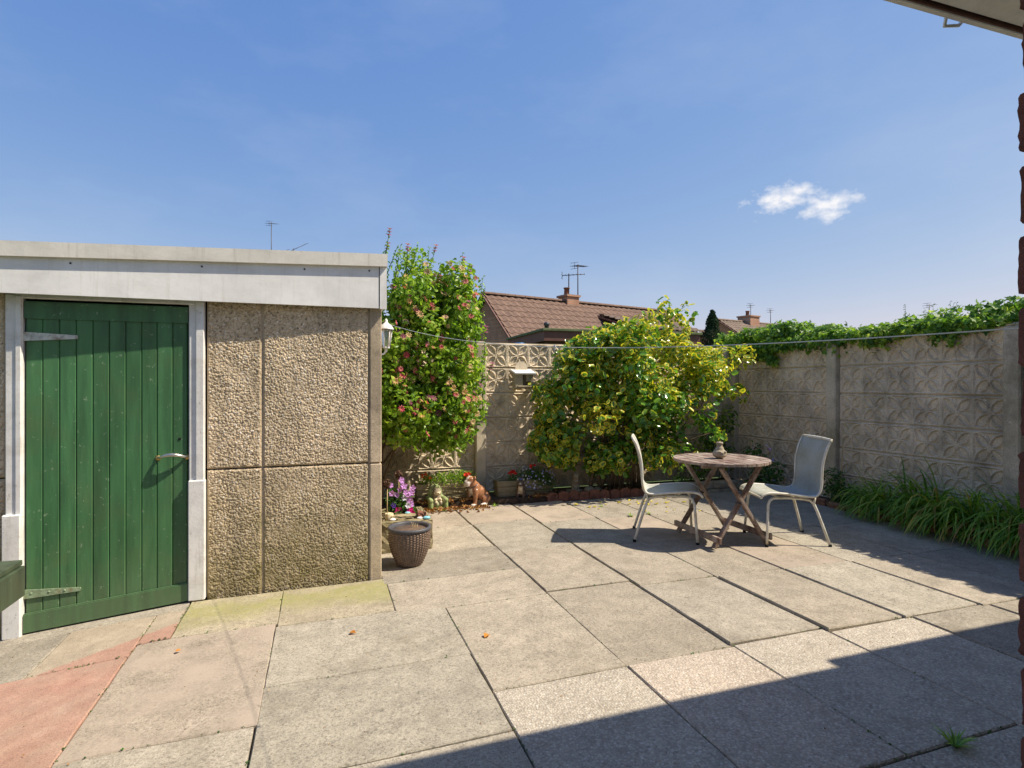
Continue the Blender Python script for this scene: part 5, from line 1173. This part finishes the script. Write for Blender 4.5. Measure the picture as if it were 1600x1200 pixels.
A1 = R(14.5); ap = (5.64, 20.26, 4.71); hA, zr, ze = house('brown-tiled bungalow behind the back fence with chimney and dormer', ap, A1, 9.9, 3.6, R(43), 'tile')
chimney(hA, 4.05, .1, zr-.3, .48, 1, .6)
# dormer on the near slope: dark cheek with a small tiled roof
m = MB(); m.add([(5.2, -1.15, zr-1.05), (5.2, -2.6, zr-1.12), (5.2, -2.6, zr-2.4), (8.6, -1.15, zr-1.05), (8.6, -2.6, zr-1.12), (8.6, -2.6, zr-2.4)], [(0, 1, 2), (3, 5, 4), (0, 3, 4, 1), (1, 4, 5, 2), (0, 2, 5, 3)]); dm = m.build('dormer', M['slate'], hA)
V, F = roof_plane(3.7, 2.3, .35); cc, ss = math.cos(R(17)), math.sin(R(17)); W = np.stack([V[:, 0]+5.0, -.62-V[:, 1]*cc, zr-.52-V[:, 1]*ss+V[:, 2]], 1); tag(link('dormer_tiles', npmesh('dormer_tiles', W, [F]), M['tile2'], dm), kind='stuff')
m = MB(); m.bar((5.0, -.62, zr-.60), (5.0, -2.82, zr-1.27), .06, .16, 0, up=(1, 0, 0)); m.build('dormer_bargeboard', M['brownfascia'], dm)
# flat-roofed extension in front
ca, sa = math.cos(A1), math.sin(A1)
ex = thing('flat_roof_extension', 'brown clad flat-roofed extension in front of the bungalow', 'extension', (5.5, 14.0, -.16), R(-2))
m = MB(); m.box((2.4, 1.75, 1.35), (4.4, 3.1, 2.66)); m.build('wall', M['cladding'], ex)
for k in range(15):
    m = MB(); m.box((2.4, .185, .1+k*.175), (4.44, .03, .165), .005); m.build('cladding_board', M['cladding'], ex)
    m = MB(); m.box((.185, 1.75, .1+k*.175), (.03, 3.1, .165), .005); m.build('cladding_board', M['cladding'], ex)
m = MB(); m.box((2.4, 1.7, 2.82), (4.7, 3.4, .26)); m.build('fascia', M['brownfascia'], ex)
m = MB(); m.box((2.4, 1.7, 2.985), (4.8, 3.5, .07), .01); rf = m.build('roof', M['flatroof'], ex); m = MB(); m.lathe([(.06, 0), (.06, .12), (.09, .13), (.07, .2), (.01, .22)], 10); m.build('vent', M['metal'], rf, (.3, .5, 3.02))
antenna('tall aerial on the bungalow chimney with a horizontal boom', (ap[0]+4.45*ca, ap[1]+4.45*sa, ap[2]-.4), 1.95, R(35), .9)
antenna('shorter double aerial left of the tall one on the bungalow chimney', (ap[0]+3.98*ca, ap[1]+3.98*sa, ap[2]+.15), .98, R(-30), .9, tilt=.02)
def at(px, py, d):      # helper: ground-plan point for a bearing and a distance
    u = (px-800)/900.; s_, c_ = math.sin(PSI), math.cos(PSI); return (d*(s_+u*c_), d*(c_-u*s_), CAMH+d*(601-py)/900.)
a2 = at(1120, 500, 34); hB, zr2, ze2 = house('far bungalow roof beyond the ivy with a small chimney', a2, R(14), 8.5, 3.8, R(33), 'tile2')
chimney(hB, 3.0, 0, zr2-.3, .6, 1, .9)
a3 = at(1173, 478, 37); antenna('aerial left of the far chimney above the ivy', (a3[0], a3[1], a2[2]-1.2), a3[2]-a2[2]+1.25, R(40), 1.1)
a4 = at(1204, 486, 38); antenna('aerial right of the far chimney above the ivy', (a4[0], a4[1], a2[2]-1.2), a4[2]-a2[2]+1.25, R(40), 1.1)
a5 = at(1440, 520, 30); hC, _, _ = house('far bungalow hidden behind the ivy on the right', (a5[0]-1.5, a5[1], 4.0), R(14), 8, 3.4, R(33), 'tile2')
a6 = at(1452, 478, 31); antenna('aerial standing alone above the ivy on the right', (a6[0], a6[1], 3.6), a6[2]-3.6+.06, R(20), 1.2)
a7 = at(330, 420, 31); hD, _, _ = house('house hidden behind the garage', (a7[0]-3, a7[1], 7.1), R(10), 9, 4, R(38), 'tile2')
b1 = at(424, 350, 31); antenna('tall aerial above the garage roof', (b1[0], b1[1], 6.4), b1[2]-6.4+.05, R(75), 1.1, tilt=.25)
b2 = at(459, 392, 31); antenna('low aerial just showing above the garage roof', (b2[0], b2[1], 6.4), b2[2]-6.4+.1, R(30), 1.1, tilt=.6)
# blue tubs on the neighbour's side of the fence
for i, (px, w) in enumerate(((787, .05), (811, .065))):
    q = at(px, 536, 7.7); o = thing('blue_tub', ['narrow blue tub just above the back fence', 'wider blue tub just above the back fence'][i], 'tub', (q[0], q[1], 1.70)); m = MB(); m.lathe([(w*.9, 0), (w, .20), (w*1.12, .205), (w*1.12, .235+.012*i), (w*.95, .235+.012*i), (w*.8, .1)], 16); m.build('tub', M['blue'], o)
sh = thing('shelf', 'neighbour shelf behind the back fence carrying blue tubs', 'shelf', (at(800, 536, 7.7)[0], at(800, 536, 7.7)[1], -.16)); m = MB(); m.box((0, 0, 1.845), (.8, .3, .03)); m.build('board', M['timber'], sh)
for x in (-.37, .37): m = MB(); m.box((x, 0, .915), (.04, .25, 1.83)); m.build('leg', M['timber'], sh)
# dark conifer beyond the far fence
cq = at(1113, 487, 24); ct = thing('conifer_tree', 'dark pointed conifer beyond the fence corner', 'tree', (cq[0], cq[1], -.16)); HT = cq[2]+.16
m = MB(); m.tube([(0, 0, 0), (0, 0, HT*.95)], [.1, .015], 7); m.build('trunk', M['bark'], ct); P, Nn = [], []
for k in range(6500):
    t = random.random()**.8; z = HT*(.18+.82*t); r = 1.15*(1-t)**.75*math.sqrt(random.random())*(1+.25*math.sin(z*9+random.random()))+.02; a = random.uniform(0, 6.28); P.append((r*math.cos(a), r*math.sin(a), z-r*.25)); Nn.append((math.cos(a), math.sin(a), random.uniform(-.3, .8)))
tag(link('crown', scatter_mesh('crown', leaf_oval(.35), np.array(P), np.array(Nn), RNG.uniform(.06, .13, len(P))), L_CONIF, ct), kind='stuff')

# grit on the slabs and moss crumbs in the joints
GP, GN = [], []
for k in range(900):
    x, y = random.uniform(-1.6, 4.9), random.uniform(1.7, 6.1); GP.append((x, y, gz(x)+.012 if False else gz(x)+.006)); GN.append((random.gauss(0, .5), random.gauss(0, .5), 1))
tag(link('paving_grit', scatter_mesh('paving_grit', leaf_oval(.9, .3), np.array(GP), np.array(GN), RNG.uniform(.003, .008, len(GP))), L_LITTER), 'scattered crumbs of grit and leaf over the patio', 'grit', kind='stuff')
GP, GN = [], []
for (x0, x1, y0, y1) in [q[:4] for q in S]:
    if y1 > 6 and x0 > 3.5: continue
    n = random.randint(6, 22)
    for k in range(n):
        t = random.random()
        if random.random() < .6: c0 = random.random(); x, y = x0, y0+(y1-y0)*(c0+.12*random.gauss(0, 1))
        else: c0 = random.random(); x, y = x0+(x1-x0)*(c0+.12*random.gauss(0, 1)), y0
        if not (y0 <= y <= y1 and x0 <= x <= x1): continue
        for w_ in range(3): GP.append((x+random.gauss(0, .004), y+random.gauss(0, .004), gz(x)-.002+random.uniform(0, .006))); GN.append((random.gauss(0, .7), random.gauss(0, .7), 1))
tag(link('joint_moss', scatter_mesh('joint_moss', leaf_oval(.9, .3), np.array(GP), np.array(GN), RNG.uniform(.004, .010, len(GP)), RNG.uniform(.2, .9, len(GP))), L_FERN), 'moss crumbs growing in the paving joints', 'moss', kind='stuff')
